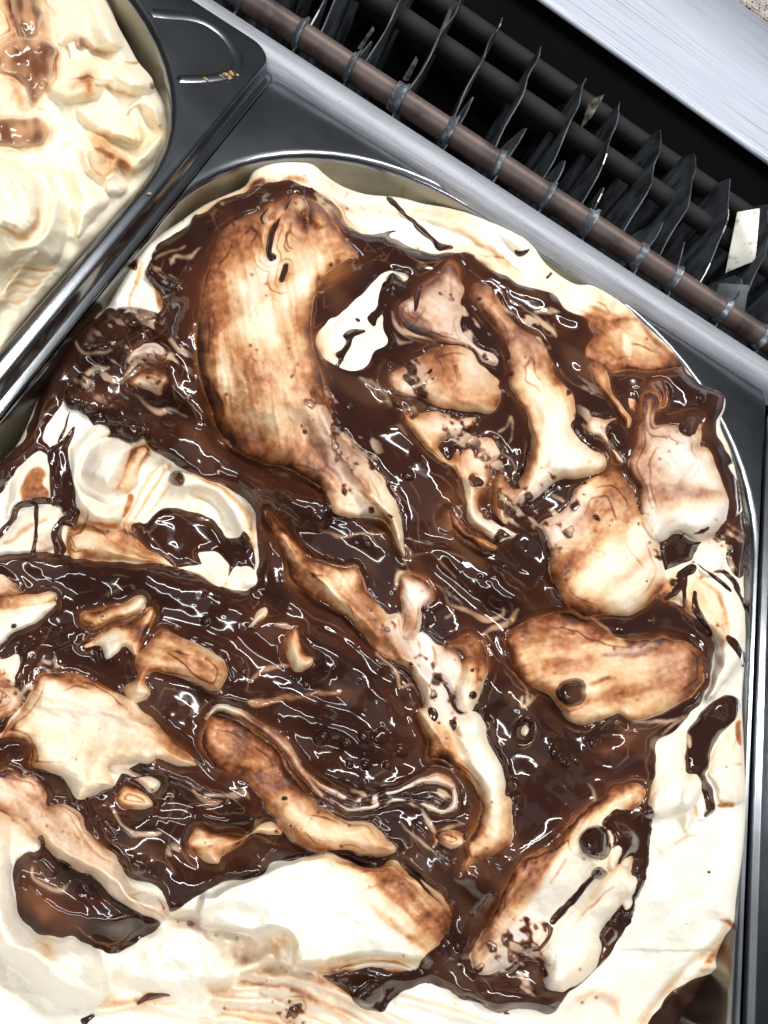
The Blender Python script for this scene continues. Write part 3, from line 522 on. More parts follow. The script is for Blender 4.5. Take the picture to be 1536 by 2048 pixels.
C.cream(T(14, "560,480 620,400 670,310 685,420 690,640 698,800 640,850 560,830 520,740 490,640"), 2.5, 30, .14, R(75)); C.washline(T(14, "650,400 655,460 662,520"), [4, 6, 2], .8, 3); C.washline(T(14, "550,845 620,850"), [3, 5], .75, 3); C.washline(T(14, "640,625 660,625"), [2, 2], .4, 3)
C.cream(T(9, "970,1280 1030,1220 1075,1200 1105,1260 1110,1380 1170,1400 1190,1470 1180,1536 1100,1600 940,1600 950,1400"), 3, 26, .03, R(80)); C.cream(T(12, "1100,330 1110,260 1150,250 1180,290 1180,380 1160,480 1120,560 1100,480"), 3.5, 18, .03, R(85))
C.ridge(T(12, "1185,300 1200,400 1190,480"), 6, 1.8); C.washline(T(12, "1165,420 1170,470"), [3, 3], .35, 3); C.washline(T(12, "1060,610 1110,580 1165,570"), [1, 3, 2], .35, 4); C.ridge(T(12, "1000,620 1100,570 1200,560"), 10, 1.2)
C.chocline(T(12, "1230,757 1240,758"), [2.5, 2.5], .4)
# streaked lobe bottom right
P21 = T(12, "430,600 540,500 600,450 690,370 790,312 870,297 915,340 890,400 830,450 800,520 850,560 880,620 850,690 830,760 852,800 850,860 800,880 760,960 700,1020 672,1090 662,1180 640,1250 540,1340 480,1372 400,1332 390,1200 300,1182 260,1202 200,1252 60,1272 30,1200 40,1120 100,1030 150,920 200,800 260,720 340,650")
C.cream(P21, 5, 30, .12, R(-55), es=.25, e=8)
C.stain(1030, 1800, 18, 70, 32, .4, ang=-58); C.stain(985, 1900, 20, 40, 25, .45, ang=-65); C.stain(1120, 1690, 60, 9, -50, .35, ang=-55); C.stain(1075, 1800, 22, 60, 30, -.1, mauve=.3, ang=-58); C.stain(1200, 1770, 60, 8, -55, .3, ang=-55); C.stain(1150, 1850, 70, 30, -55, -.08, mauve=.25, ang=-55)
C.choc(T(12, "700,500 760,440 830,440 870,420 900,400 945,440 940,500 930,560 935,700 900,790 870,760 840,680 780,720 740,700 760,600 720,540"), .8, .6); C.tint(C.amber, 1250, 1610, 30, 10, -30, .6); C.tint(C.amber, 1235, 1680, 12, 24, 0, .5)
C.ball(1192, 1682, 33, 2.6); C.ball(1198, 1747, 15, 2.); C.ball(1212, 1875, 18, 2.2); C.ball(1300, 1620, 12, 1.2)
C.cream(T(12, "712,700 740,640 775,618 790,640 765,700 730,745"), 1.4, 8, .12); C.cream(T(12, "790,710 815,685 842,700 830,735 800,740"), 1., 7, .2); C.cream(T(12, "780,850 830,780 858,790 845,860 840,930 800,965 782,930"), 1.2, 9, .04, mauve=.1)
C.washline(T(12, "510,700 470,760 420,820"), [1.5, 2, 1], .4, 2); C.chocline(T(12, "640,780 600,830 540,900 470,960 430,1010"), [3, 6, 7, 8, 6], .6); C.washline(T(12, "740,830 660,900 580,980"), [1, 2, 1], .4, 2); C.chocline(T(12, "400,1020 420,1070 380,1130 300,1160"), [5, 6, 5, 3], .5)
C.tint(C.lace, 1020, 1890, 30, 30, 0, .75); C.tint(C.lace, 1000, 1960, 60, 24, 0, .7); C.tint(C.lace, 1045, 1870, 16, 26, 20, .6); C.tint(C.marb, 1030, 1960, 60, 40, 0, 1.); C.stain(1090, 1950, 20, 30, 20, .05, mauve=.6)
C.choc(T(12, "790,970 840,960 830,1010 790,1060 740,1060 770,1010"), .6)
C.creamline(T(12, "650,380 640,330 600,290"), [4, 4, 1], .8, .25)
# lower left: lobes, ridges and pools -----------------------------------------------
C.cream(T(7, "-60,440 0,380 60,420 100,480 40,490 -60,510"), 2, 14, .3, R(30), mauve=.4)
C.cream(T(7, "-40,560 100,542 280,530 200,600 60,690 0,740 -60,760"), 2.5, 16, .05, R(-25)); C.ball(28, 1250, 6, .5)
C.cream(T(7, "0,500 120,490 270,480 270,520 140,545 0,550"), 1.2, 8, .35, R(-5), es=.2)
C.cream(T(7, "430,590 600,540 720,510 722,560 640,592 500,652 440,640"), 2, 14, .06, R(-20), es=.15, e=4)
C.cream(T(7, "420,740 560,660 700,600 770,560 792,590 760,650 722,700 690,785 640,740 600,770 550,802 520,750 480,730"), 2.2, 12, .07, R(-25), es=.2, e=4); C.stain(272, 1265, 14, 16, 0, .35)
C.cream(T(7, "-60,840 0,830 80,800 78,900 60,960 -60,960"), 2., 14, .05, R(60))
C.choc(T(7, "60,960 80,860 120,760 200,700 300,660 400,650 470,640 420,720 330,760 220,780 180,860 120,920 80,960"), .9, 1.8); C.tint(C.amber, 60, 1350, 14, 34, 20, .8); C.tint(C.lace, 92, 1325, 14, 22, 0, .5)
C.creamline(T(7, "280,800 290,850 340,850"), [4, 6, 2], 1., .08, .4); C.cream(T(7, "-60,960 30,960 90,990 100,1040 40,1100 -60,1130"), 2.4, 14, .4, R(20), es=.3, e=5); C.tint(C.lace, 20, 1400, 24, 24, 0, .55); C.creamline(T(7, "110,1000 150,970 175,990"), [4, 8, 3], 1.2, .06, .2)
P5 = T(7, "800,682 850,670 950,720 1080,780 1150,830 1162,900 1110,972 1000,952 900,922 780,882 742,930 760,1000 680,1040 630,990 640,940 700,900 680,820 720,750")
C.cream(P5, 4, 24, .36, R(28), es=.15, e=6); C.stain(390, 1330, 50, 20, 28, .26); C.stain(335, 1315, 30, 22, 0, .1); C.washline(T(7, "830,675 950,725 1090,790 1160,830"), [2, 5, 6, 3], -.15, 4, .4)
P6 = T(7, "10,1200 70,1110 170,1000 200,910 290,890 400,910 500,950 600,990 680,1040 760,1110 830,1180 900,1250 1002,1350 960,1372 820,1332 780,1342 560,1360")+T(10, "590,320 480,380 400,392 350,300 250,250 180,200 172,100 60,58 0,68")
C.cream(P6, 5.5, 34, .15, R(28), es=.14, e=8, conc=2.); C.stain(330, 1480, 50, 14, 38, .22); C.stain(180, 1430, 60, 20, 25, .0, mauve=.5); C.stain(270, 1430, 50, 10, 35, .14, mauve=.4); C.stain(230, 1500, 70, 30, 10, .1); C.stain(120, 1540, 40, 40, 0, -.1, streak=0); C.stain(145, 1370, 26, 7, 15, .5); C.washline(T(7, "200,1060 350,1085 500,1100 650,1130"), [1, 3, 3, 1], .12, 4, .6)
C.ridge(T(7, "230,1050 400,1080 600,1110 800,1180"), 7, 1.3); C.washline(T(7, "420,920 520,960 600,975"), [1, 5, 2], .6, 4)
C.choc(T(10, "-80,60 0,60 80,55 150,90 180,150 172,205 250,250 340,290 400,370 470,400 500,480 560,620 620,720 560,700 450,600 400,520 340,440 250,430 200,330 120,280 0,270 -80,270"), 1., 2.)
P7 = T(10, "-60,250 0,240 60,222 180,262 230,340 262,410 350,412 430,472 452,540 560,642 612,712 642,790 700,850 800,890 870,950 822,1022 740,972 640,922 560,872 500,782 400,742 300,692 200,592 100,502 0,432 -60,380")
C.cream(P7, 4.5, 22, .2, R(38), es=.14, e=6, mauve=.5); C.stain(60, 1600, 90, 8, 38, .16); C.stain(280, 1795, 40, 12, 28, .2); C.ridge(T(10, "150,520 280,620 420,690 540,760 640,860 780,930"), 6, 1.4); C.stain(60, 1560, 40, 14, 30, -.08)
# pool under it with brown puddle
C.choc(T(10, "60,720 130,670 190,650 205,600 300,692 400,742 500,782 560,872 640,922 740,972 822,1030 720,1100 600,1162 480,1152 410,1112 300,1092 200,1062 120,1000 80,900"), 1., 0.); C.tint(C.amber, 70, 1810, 34, 40, -30, 1.1); C.tint(C.amber, 130, 1850, 26, 20, 20, 1.); C.tint(C.amber, 205, 1805, 20, 10, 0, .7)
C.creamline(T(10, "160,740 170,800 240,850 320,860 370,810"), [2, 4, 5, 5, 2], 1., .2); C.chocline(T(10, "200,600 215,680 260,760"), [9, 14, 18], .9, 1.)
C.ridge(T(10, "180,860 300,930 420,1000 560,1020 700,960"), 12, 2.); C.tint(C.marb, 300, 1700, 60, 60, 30, .4)
# chunks in the lower sauce
C.cream(T(10, "560,215 640,215 700,250 800,270 830,310 770,340 680,270 600,250"), 1.5, 10, .2, R(20), mauve=.5); C.creamline(T(10, "560,220 610,235 670,250"), [2, 6, 3], .8, .05)
C.cream(T(10, "600,380 650,330 720,340 790,390 760,420 690,430 620,420"), 2, 12, .4, R(10), es=.3, e=6); C.creamline(T(10, "580,440 630,510 690,560 760,570 800,570"), [2, 4, 7, 6, 3], 1.2, .08)
C.cream(T(10, "1010,515 1080,540 1180,560 1270,575 1330,520 1400,520 1450,560 1400,580 1300,570 1220,620 1130,670 1100,720 1040,700 985,640 965,590"), 3, 18, .24, R(-15), es=.25, e=7); C.tint(C.amber, 390, 1710, 20, 12, 0, .8); C.tint(C.amber, 260, 1600, 22, 12, -20, .8); C.tint(C.amber, 420, 1690, 16, 10, 0, .6)
C.ridge(T(10, "760,190 900,240 1050,330 1180,400 1290,470"), 16, 2.4); C.choc(T(10, "1000,420 1100,420 1220,420 1300,370 1340,430 1325,520 1265,565 1150,540 1040,500"), 1., 2.2); C.creamline(T(10, "1060,360 1130,360 1200,350 1250,340 1280,370"), [2, 4, 9, 7, 3], .8, .05, .5)
C.creamline(T(10, "990,330 1030,370 1090,400 1130,390"), [2, 3, 5, 3], .8, .45, 0); C.ridge(T(10, "1150,800 1250,760 1330,690 1390,640"), 16, 2.2); C.creamline(T(10, "1340,390 1380,450 1440,520"), [2, 4, 2], .8, .3); C.ball(280, 1735, 19, 1.2); C.tint(C.lace, 350, 1705, 16, 14, 0, .4)
# brown stroke under the mauve rim
P8 = T(0, "412,1445 440,1438 480,1450 530,1480 560,1510 585,1550 610,1590 650,1625 700,1640 740,1640 770,1665 793,1690 790,1706 760,1712 720,1704 690,1698 640,1705 600,1690 575,1670 550,1640 525,1600 500,1570 460,1550 428,1528 412,1500")
C.cream(P8, 4.5, 26, .3, R(35), es=.2, e=7, conc=1.); C.stain(490, 1500, 70, 34, 35, .38, ang=30); C.stain(540, 1560, 40, 12, 25, .4); C.stain(650, 1660, 60, 24, 28, -.06); C.stain(760, 1680, 34, 14, 40, .2); C.stain(470, 1468, 24, 7, 20, -.25); C.ball(569, 1600, 4.5, .4)
C.creamline(T(0, "410,1440 430,1415 469,1426 527,1458 560,1478 585,1510 605,1545 640,1590"), [3, 6, 8, 9, 9, 10, 8, 4], 3., .14, .75)
C.creamline(T(0, "605,1535 629,1561 664,1585 703,1600 750,1594 797,1577 832,1563 871,1556 898,1562 912,1582 910,1610 888,1622 860,1612 820,1598 760,1605 700,1618 655,1600"), [2, 3, 6, 3.5, 6, 2.5, 5, 8, 10, 4, 8, 3, 6, 2, 5, 2, 1], 1.8, .14, .6); C.tint(C.lace, 830, 1590, 56, 14, -5, .85); C.tint(C.lace, 700, 1598, 60, 12, 0, .6)
C.creamline(T(0, "840,1615 855,1640 870,1660"), [3, 7, 3], 1., .15, .3); C.creamline(T(0, "870,1690 880,1670 900,1655 930,1650"), [2, 4, 4, 2], .8, .3, .5); C.cream(T(11, "950,560 1000,540 1080,560 1090,610 1040,640 980,610"), 2., 12, .25, R(10), es=.3, e=6)
C.choc(T(11, "520,690 600,680 680,680 740,660 700,720 600,735"), .8); C.creamline(T(11, "555,660 620,655 670,665"), [2, 4, 2], .6, .1); C.creamline(T(11, "290,640 340,660"), [3, 4], .6, .1)
C.tint(C.lace, 850, 1680, 40, 16, 45, .5); C.creamline(T(0, "800,1640 830,1668 860,1695 890,1735"), [1.5, 2, 2.5, 1], .5, .2, .6)
# the big bright slab, torn along its lower edge
SLAB = T(0, "400,1790 440,1780 500,1752 545,1722 600,1712 650,1706 695,1716 734,1731 790,1722 832,1757 870,1785 893,1810 897,1850 890,1880 860,1925 830,1926 780,1914 720,1916 650,1926 592,1926 584,1880 545,1862 500,1872 440,1866 400,1850")
w_, d_ = C.sdf(SLAB); C.h[w_] += 7.*sstep(d_, -2, 14)
C.stain(790, 1780, 60, 22, 45, .5, ang=45); C.stain(850, 1830, 46, 26, 60, .42, ang=50); C.stain(770, 1740, 60, 14, 20, .3); C.stain(690, 1725, 50, 10, 10, .25); C.stain(800, 1860, 60, 6, 38, .28); C.stain(880, 1880, 20, 30, 20, .25); C.washline(T(0, "640,1718 700,1728 760,1740"), [2, 5, 3], .18, 6)
C.chocline(T(0, "800,1715 830,1760 860,1795 885,1812"), [6, 6, 3, 1.5], .5); C.stain(760, 1920, 70, 7, 3, .28); C.stain(740, 1942, 90, 7, 5, .35, mauve=.4)
C.creamline(T(11, "440,1250 560,1235 680,1230 760,1240 830,1260"), [3, 6, 6, 5, 3], 1.5, .12, .4)
C.ridge(T(11, "560,1400 640,1330 720,1290"), 14, 2.5); C.ball(745, 1985, 26, 2.5)
# cut face below the slab
C.ridge(T(0, "430,1975 500,1950 560,1930 640,1950"), 8, -2.); C.ridge(T(0, "480,1920 540,1890 590,1915"), 10, -3.2); C.stain(565, 1885, 22, 14, 0, .18); C.stain(530, 1935, 26, 10, -30, .12); C.stain(440, 1980, 24, 16, 0, .15)
C.wash(T(0, "440,1985 520,1925 560,1950 700,2000 760,2035 800,2120 500,2120 400,2060"), .1, 10, 25, 1.2); C.washline(T(0, "500,1965 600,1990 700,2040"), [3, 6, 4], .22, 6, .4); C.washline(T(0, "450,2020 540,2030 620,2060"), [2, 4, 3], .3, 5); C.washline(T(0, "520,1950 640,1975 780,2050"), [2, 4, 2], .14, 5, .3)
C.chocline(T(10, "700,1430 760,1400 870,1375"), [5, 7, 2], .6); C.chocline(T(10, "430,1530 480,1490"), [8, 4], .6); C.tint(C.lace, 450, 1998, 30, 10, 0, .4); C.chocline(T(10, "1460,1510 1500,1470 1536,1450"), [3, 8, 6], .5); C.tint(C.lace, 580, 2030, 24, 14, 0, .6); C.tint(C.lace, 520, 1995, 40, 6, 20, .45); C.stain(240, 2010, 60, 14, 15, .15, mauve=.4)
C.stain(380, 1840, 30, 16, 10, .1, mauve=.5); C.tint(C.lace, 385, 1850, 12, 16, 0, .45); C.ridge(T(0, "230,1890 330,1850 420,1830 520,1835"), 12, -2.); C.ridge(T(0, "300,1930 400,1910 480,1890"), 14, 1.8)
# smooth ribbed lobe in the corner
LOB = T(10, "-80,440 0,460 45,510 50,700 60,850 130,1020 250,1090 400,1112 492,1162 540,1300 540,1400 440,1460 300,1430 150,1310 40,1230 -80,1180")
C.cream(LOB, 8.5, 46, .02, R(35)); C.ridge(T(10, "0,900 60,1080 200,1200 400,1300 520,1380"), 14, 1.6); C.ridge(T(10, "20,1200 200,1330 400,1440"), 12, -2.2); C.stain(88, 1890, 16, 20, -20, .2); C.washline(T(10, "440,1330 490,1335 540,1330"), [1, 1.5, 1], .15, 3)
C.cream(T(10, "50,500 110,530 190,600 180,650 80,690 55,720"), 1., 14, .03)
# bottom right
C.washline(T(12, "560,1400 650,1360 740,1400 770,1480"), [3, 8, 9, 6], .26, 10, .4); C.stain(1185, 2020, 60, 20, 0, .06); C.ridge(T(12, "520,1420 640,1350 760,1400 790,1500"), 14, 1.4)
C.wash(T(14, "600,1480 635,1500 590,1590 540,1650 500,1700 420,1690 350,1790 290,1860 210,1930 150,2040 100,2040 180,1920 300,1790 420,1680 500,1620"), .24, 10, -50, 1., .3)
C.washline(T(14, "560,1470 600,1480 630,1510"), [2, 5, 5], .5, 4); C.washline(T(14, "600,1590 550,1640 510,1690 480,1710"), [3, 6, 6, 3], .45, 5); C.ridge(T(14, "600,1500 540,1620 420,1720 300,1830 180,1970"), 8, -1.8); C.creamline(T(14, "470,1740 520,1730 570,1740"), [6, 7, 3], 1.2, .35)
C.choc(T(0, "1446,1944 1395,1954 1352,1976 1318,2012 1288,2062 1240,2170 1330,2270 1420,2120 1450,2000 1470,1950"), .6)  # sauce under the cream edge, its brown also painting shade on the tub wall
C.ridge(T(0, "1460,1972 1400,2010 1350,2060 1310,2140"), 30, -9)
# thick ribbons of sauce
for a_, wd2, A2 in (("270,850 400,900 520,980 640,1015 760,1080 900,1115 1020,1180", 24, 3.4), ("0,1110 150,1138 330,1160 480,1212 600,1280 700,1350 790,1440", 26, 3.0), ("620,420 700,470 780,500 870,515", 16, 2.4), ("1000,1170 1075,1250 1050,1400 1110,1500 1180,1560", 28, 2.6), ("790,770 850,900 910,1010 980,1090", 22, 2.6), ("540,1080 560,1180 640,1260 760,1330", 20, 2.4), ("440,1390 560,1420 700,1470 800,1560", 22, 2.4), ("930,1720 960,1800 930,1900 980,1980 1080,2000", 22, 2.4), ("180,700 260,700 330,740 400,830", 20, 2.6), ("200,1660 300,1640 420,1640 500,1640", 20, 2.0)):
    C.ridge(T(0, a_), wd2, A2); C.ridge([(u+26, v-26) for u, v in T(0, a_)], 9, -.5*A2)
for a_, st2, w2 in (("470,1960 560,1975 660,2010 760,2060", .2, 7), ("440,1990 540,2000 620,2030 700,2070", .3, 4), ("500,1940 600,1955 720,1990 830,2050", .2, 8), ("430,2030 500,2040 580,2060", .35, 6), ("800,1990 900,2020 1000,2050", .16, 6), ("200,2010 300,2000 420,2020", .2, 8)):
    C.washline(T(0, a_), [w2*.4, w2, w2*.5], st2, 6, .35); C.ridge([(u, v+9) for u, v in T(0, a_)], 6, 1.6)
C.ridge(T(0, "330,1830 420,1850 500,1880 560,1870"), 9, -2.6); C.ridge(T(0, "260,1950 360,1960 470,1950"), 12, 2.2); C.stain(470, 1900, 60, 20, 15, .12, mauve=.3)
# drips and strings lying over everything
C.chocline(T(2, "690,1018 715,1040 745,1062 790,1105 840,1150 890,1195 940,1225 985,1255 1045,1262"), [5, 6.5, 5, 3.5, 3.5, 5, 4, 6, 3], .7, .4)
C.choc(T(2, "1355,1268 1395,1285 1440,1270 1425,1290 1390,1312"), .5); C.chocline(T(3, "400,1420 425,1395"), [2, 2], .4); C.washline(T(2, "790,1010 830,965"), [2.5, 3], .7, 2)
C.chocline(T(2, "700,1195 755,1192"), [4, 3], .6); C.washline(T(2, "10,960 60,930 70,960"), [3, 5, 2], .6, 3); C.washline(T(2, "170,930 230,915 280,930"), [3, 6, 3], .55, 4)
C.chocline(T(2, "300,960 340,1010 400,1060 450,1110 500,1170"), [2, 3, 2, 2, 1], .5); C.chocline(T(2, "90,1060 60,1100 70,1140"), [2, 3, 2], .5); C.chocline(T(2, "210,960 200,1000 185,1050"), [3, 4, 2], .6, .6)
C.chocline(T(5, "1090,30 1130,90 1110,180 1120,260 1180,340 1240,400 1300,470 1335,560 1330,600"), [4, 6, 5, 5, 6, 7, 8, 6, 3], .8, .7)
C.chocline(T(5, "1290,690 1340,740 1380,820 1400,920 1390,1040 1400,1130 1340,1200"), [4, 7, 9, 10, 8, 7, 4], .9, .9)
C.creamline(T(5, "1270,930 1310,900 1340,850 1330,960 1290,1040 1340,1080 1360,1140 1300,1190"), [1, 2, 2, 2, 2.5, 2, 2, 1], .5, .3, .3)
C.chocline(T(6, "440,590 500,680 560,760 570,860 560,900 640,960 700,1000"), [4, 6, 8, 9, 8, 8, 6], .9, .9); C.creamline(T(6, "480,600 540,690 620,720 700,760"), [1, 2, 2, 1], .5, .35)
C.chocline(T(6, "860,720 870,800 865,900 850,1000 830,1050"), [5, 6, 5, 4, 3], .8, .8)
C.chocline(T(8, "560,690 640,790 720,850 780,930 850,1010 890,1060"), [3, 6, 6, 5, 4, 3], .7, .5); C.creamline(T(8, "640,780 740,860 760,960 830,960 880,1010"), [1, 2, 2.5, 3, 1], .5, .3, .2)
C.chocline(T(11, "860,500 920,560 960,640 1020,700"), [4, 6, 5, 3], .7, .5)
C.chocline(T(0, "250,1560 300,1548 350,1556 400,1580 450,1600"), [2, 3, 4, 3, 2], .7, .5); C.chocline(T(0, "180,1600 200,1640 230,1670"), [4, 5, 3], .7, .5)
C.tint(C.lace, 260, 690, 60, 40, 20, .38); C.tint(C.lace, 200, 770, 50, 30, 20, .35); C.tint(C.marb, 240, 720, 80, 60, 0, .8); C.tint(C.lace, 1190, 830, 24, 60, -15, .4); C.tint(C.lace, 660, 860, 22, 70, -25, .45); C.tint(C.lace, 1060, 1010, 40, 20, -30, .5); C.tint(C.lace, 470, 420, 40, 24, -20, .35); C.tint(C.lace, 640, 400, 30, 24, 30, .4); C.tint(C.lace, 1000, 1940, 50, 40, 0, .4)
# bubbles and small flecks in the sauce
_r = np.random.default_rng(5)
for u, v, r in ((817, 953, 11), (1060, 1445, 9), (1110, 1505, 12), (1055, 1467, 6), (1210, 1725, 6), (1030, 1580, 14), (730, 1470, 15), (760, 1468, 16), (1020, 1270, 7), (1300, 1245, 6), (1400, 795, 10), (410, 1243, 8), (960, 1155, 5), (1095, 1280, 8), (1085, 1150, 5), (690, 1490, 10), (800, 1500, 12), (735, 1530, 10), (640, 1480, 14), (700, 1530, 8), (775, 1530, 9), (1025, 1245, 6), (650, 1115, 6), (735, 1095, 5), (1255, 1130, 5), (1020, 1300, 9), (1190, 1480, 14), (1240, 1450, 12), (1130, 1520, 10), (785, 730, 8), (790, 808, 9), (515, 975, 9), (555, 1020, 8), (905, 1450, 0)):
    if r: C.ball(u, v, r, .10*r+.25, False)
for k in range(150):
    u, v = _r.uniform(20, 1440), _r.uniform(420, 2000); r = _r.uniform(2., 5.)
    i, j = int((u-C.u0)/C.g), int((v-C.v0)/C.g)
    if C.dc[j, i] > 8: C.ball(u, v, r, .12*r, False)
    elif C.dc[j, i] < -6 and k % 3 == 0 and C.out[j, i] > 20 and v < 1750: C.ball(u, v, r*.55, .3)
C.warp([(2.6, 26), (1.3, 9)])
for k in range(420):          # pin-head dots of sauce left on the cream
    u, v = _r.uniform(0, 1480), _r.uniform(400, 2040); r = _r.uniform(.6, 1.8)
    i, j = int((u-C.u0)/C.g), int((v-C.v0)/C.g)
    if C.dc[j, i] < -3 and C.out[j, i] > 12 and C.S[j, i] > .07: C.stain(u, v, r+.6, None, 0, _r.uniform(.3, .8), streak=0)
C.ragged(4.)
C.bleed()
C.contour()
C.speckle()
# heights -------------------------------------------------------------------------
ZC = np.array([(620, 330, -5), (420, 410, -6), (300, 490, -5), (110, 735, -7), (30, 900, -8), (740, 395, -7), (850, 410, -8), (960, 430, -4), (1070, 495, 1), (1250, 615, 3), (1445, 800, 9), (1470, 930, 4), (1488, 1060, -2), (1490, 1200, 0), (1490, 1400, 3), (1490, 1600, 5), (1470, 1820, 4), (1430, 1915, 2), (1280, 2040, 0), (1380, 2050, -26), (0, 1100, -4), (-90, 1000, -8), (-60, 1300, -2), (0, 1500, 0), (0, 2100, 0), (768, 1000, 14), (900, 1500, 12), (500, 1300, 8), (540, 640, 16), (600, 1850, 8), (600, 2100, -4), (1200, 1000, 13), (1200, 1500, 11), (300, 1650, 5), (1000, 2100, 0), (350, 1050, 0), (240, 900, -6), (800, 600, 10), (700, 440, -2), (1380, 1650, 9)], float)
_n = np.zeros(C.shape); _s = np.zeros(C.shape)
for u, v, z in ZC:
    k = np.exp(-((C.U-u)**2+(C.V-v)**2)/(2*105.**2))+1e-6/(1+((C.U-u)**2+(C.V-v)**2)/2e4)
    _n += k*z; _s += k
ZM = C.blur(_n/_s, 18)
inside = np.clip(C.out, 0, 70)
edge = np.sqrt(1-(1-np.clip(C.out/30., 0, 1))**2)
calm = sstep(C.out, 0, 40)
rough = .30*C.noise(14)+.08*C.noise(5)+.9*C.noise(40)+.5*C.noise(60, 18, R(40))
tear = np.exp(-(((C.U-520)/190)**2+((C.V-1930)/70)**2))
HC = C.h+rough*.9*calm+tear*(1.5*C.noise(13)+.55*C.noise(6)+.16*C.noise(3))
HC = HC-.35*sstep(C.noise(2.6)+.5*C.noise(20), 2.3, 3.4)*calm
zcream = ZM+HC-5.*(1-edge)-5.*sstep(C.dc, 5, 24)+np.where(C.dc < 0, np.minimum(C.bump, .0), 0)
Hs = C.blur(HC, 9.); base = Hs+.7*np.maximum(HC-Hs, 0)
dd = C.dc
prof = np.where(dd > 0, .32*np.sqrt(1-(1-np.clip(dd/9., 0, 1))**2)+.68*sstep(dd, 0, 19), dd*.22)
wild = .05+.95*sstep(C.noise(52), .3, 1.7)
fluid = (.62*C.noise(50, 19, R(35))+.36*C.noise(44, 17, R(-40))+.24*C.noise(15)*wild)*sstep(dd, 0, 22)
zchoc = ZM-5.*(1-edge)+HC+(base-HC)*sstep(dd, 0, 14)+1.45*C.thick*prof+fluid*.85+C.bump*sstep(dd, -1, 3)
# ------------------------------------------------------------------ the caramel gelato in the neighbouring tub
OUT2 = T(1, "520,-200 545,-60 560,0 600,120 660,230 710,320 775,395 795,450 850,520 885,600 895,690 870,790 800,880 740,950 690,1010 640,1060 560,1160 470,1260 340,1400 270,1480 190,1570 100,1680 -60,1860 -260,1900 -260,-200")
B = Canvas(-84, 352, -70, 716, 2., 21)
B.out = np.full(B.shape, -B.CAP); _w, _d = B.sdf(OUT2, 4); B.out[_w] = _d
B.cream(T(1, "480,330 560,280 650,320 720,328 785,405 790,470 740,500 650,490 560,460 480,440"), 6, 26, .05, R(30)); B.washline(T(1, "520,445 600,480 680,500"), [2, 3, 2], .4, 4); B.washline(T(1, "640,320 690,325 710,320"), [1, 3, 2], .6, 3, .4)
B.cream(T(1, "260,20 420,-40 540,10 590,130 640,240 560,280 480,260 420,200 330,240 280,180"), 4, 30, .05, R(70)); B.ridge(T(1, "470,20 500,120 560,210 640,290"), 10, 2.); B.ridge(T(1, "380,0 420,120 460,200"), 9, -1.8)
B.cream(T(1, "300,340 420,300 520,310 500,380 520,450 480,510 360,520 260,480 220,420"), 3.5, 24, .12, R(-20)); B.stain(160, 165, 26, 6, -30, .25, mauve=.6); B.stain(176, 180, 8, 18, 0, .45)
B.cream(T(1, "390,560 470,520 560,540 640,540 720,500 800,510 840,560 820,640 740,560 690,540 650,580 690,660 740,700 720,730 640,720 560,700 470,660"), 4.5, 22, .06, R(60)); B.cream(T(1, "660,530 700,520 730,600 750,690 720,720 690,680 660,600"), 3, 12, .06, R(70))
B.cream(T(1, "440,680 520,690 620,740 720,740 830,700 800,790 700,880 620,860 560,800 490,760"), 4, 24, .12, R(30)); B.stain(300, 265, 26, 14, -20, .3); B.stain(205, 290, 16, 30, -30, .3)
B.ridge(T(1, "445,780 460,860 510,905 570,890 580,840"), 6, 2.2); B.washline(T(1, "450,800 480,880 530,905 575,870"), [1, 2.5, 3, 2], .4, 3); B.stain(210, 330, 18, 20, 0, .28, mauve=.3); B.stain(245, 325, 20, 12, 40, .35)
B.cream(T(1, "530,930 570,890 630,920 640,960 600,1000 550,980"), 3.5, 18, .06, R(0)); B.stain(175, 420, 20, 14, 0, .18)
RING = T(1, "-260,720 -50,740 100,790 220,850 300,950 362,1070 345,1200 280,1340 150,1340 0,1400 -260,1480")
B.cream(RING, 6, 40, .03, R(45)); B.cream(T(1, "-260,770 -50,780 80,830 180,920 200,1050 150,1185 60,1205 -50,1200 -260,1210"), 4, 36, .08, R(45))
B.wash(T(1, "20,1160 120,1180 170,1120 190,1060 195,1140 130,1222 70,1200"), .4, 5); B.ridge(T(1, "220,880 280,1000 270,1140 180,1240 60,1280"), 10, 1.6); B.ridge(T(1, "120,830 230,950 240,1080 200,1180"), 7, -1.6)
B.cream(T(1, "360,800 440,900 520,960 560,1040 480,1140 400,1220 390,1120 370,980"), 3, 26, .03, R(60)); B.cream(T(1, "-260,1520 0,1440 100,1330 190,1270 180,1340 120,1420 60,1480 0,1560 -260,1700"), 4, 22, .03, R(-45))
for a_, wd2, st2 in (("70,1400 130,1372 210,1380 285,1365", [2, 5, 3, 2], .5), ("40,1440 110,1420 190,1428 250,1402", [2, 3, 4, 1], .35), ("30,1478 90,1452 160,1470 215,1445", [2, 4, 2, 1], .45), ("0,1510 70,1492 130,1500 180,1488", [1, 3, 3, 1], .35), ("-30,1560 40,1530 90,1540 140,1528", [2, 2, 3, 1], .4)):
    B.washline(T(1, a_), wd2, st2, 4); B.ridge([(u, v+6) for u, v in T(1, a_)], 5, .8)
B.wash(T(1, "30,-200 230,-200 235,0 255,80 250,170 300,260 300,330 260,440 200,520 150,560 100,572 60,480 0,410 -50,330 0,220 40,150 40,60"), .36, 12, 82, 1.6, .3)
B.choc(T(1, "70,-200 190,-200 200,0 222,70 205,150 170,190 110,190 80,90"), .35, .6)
B.choc(T(1, "95,185 150,200 240,210 285,250 270,310 240,420 200,470 150,500 110,420 40,380 -30,330 20,230 60,200"), .6, 1.2)
B.wash(T(1, "-60,590 100,590 210,570 270,660 220,745 110,770 0,760 -100,740"), .3, 10, 10, 1., .3)
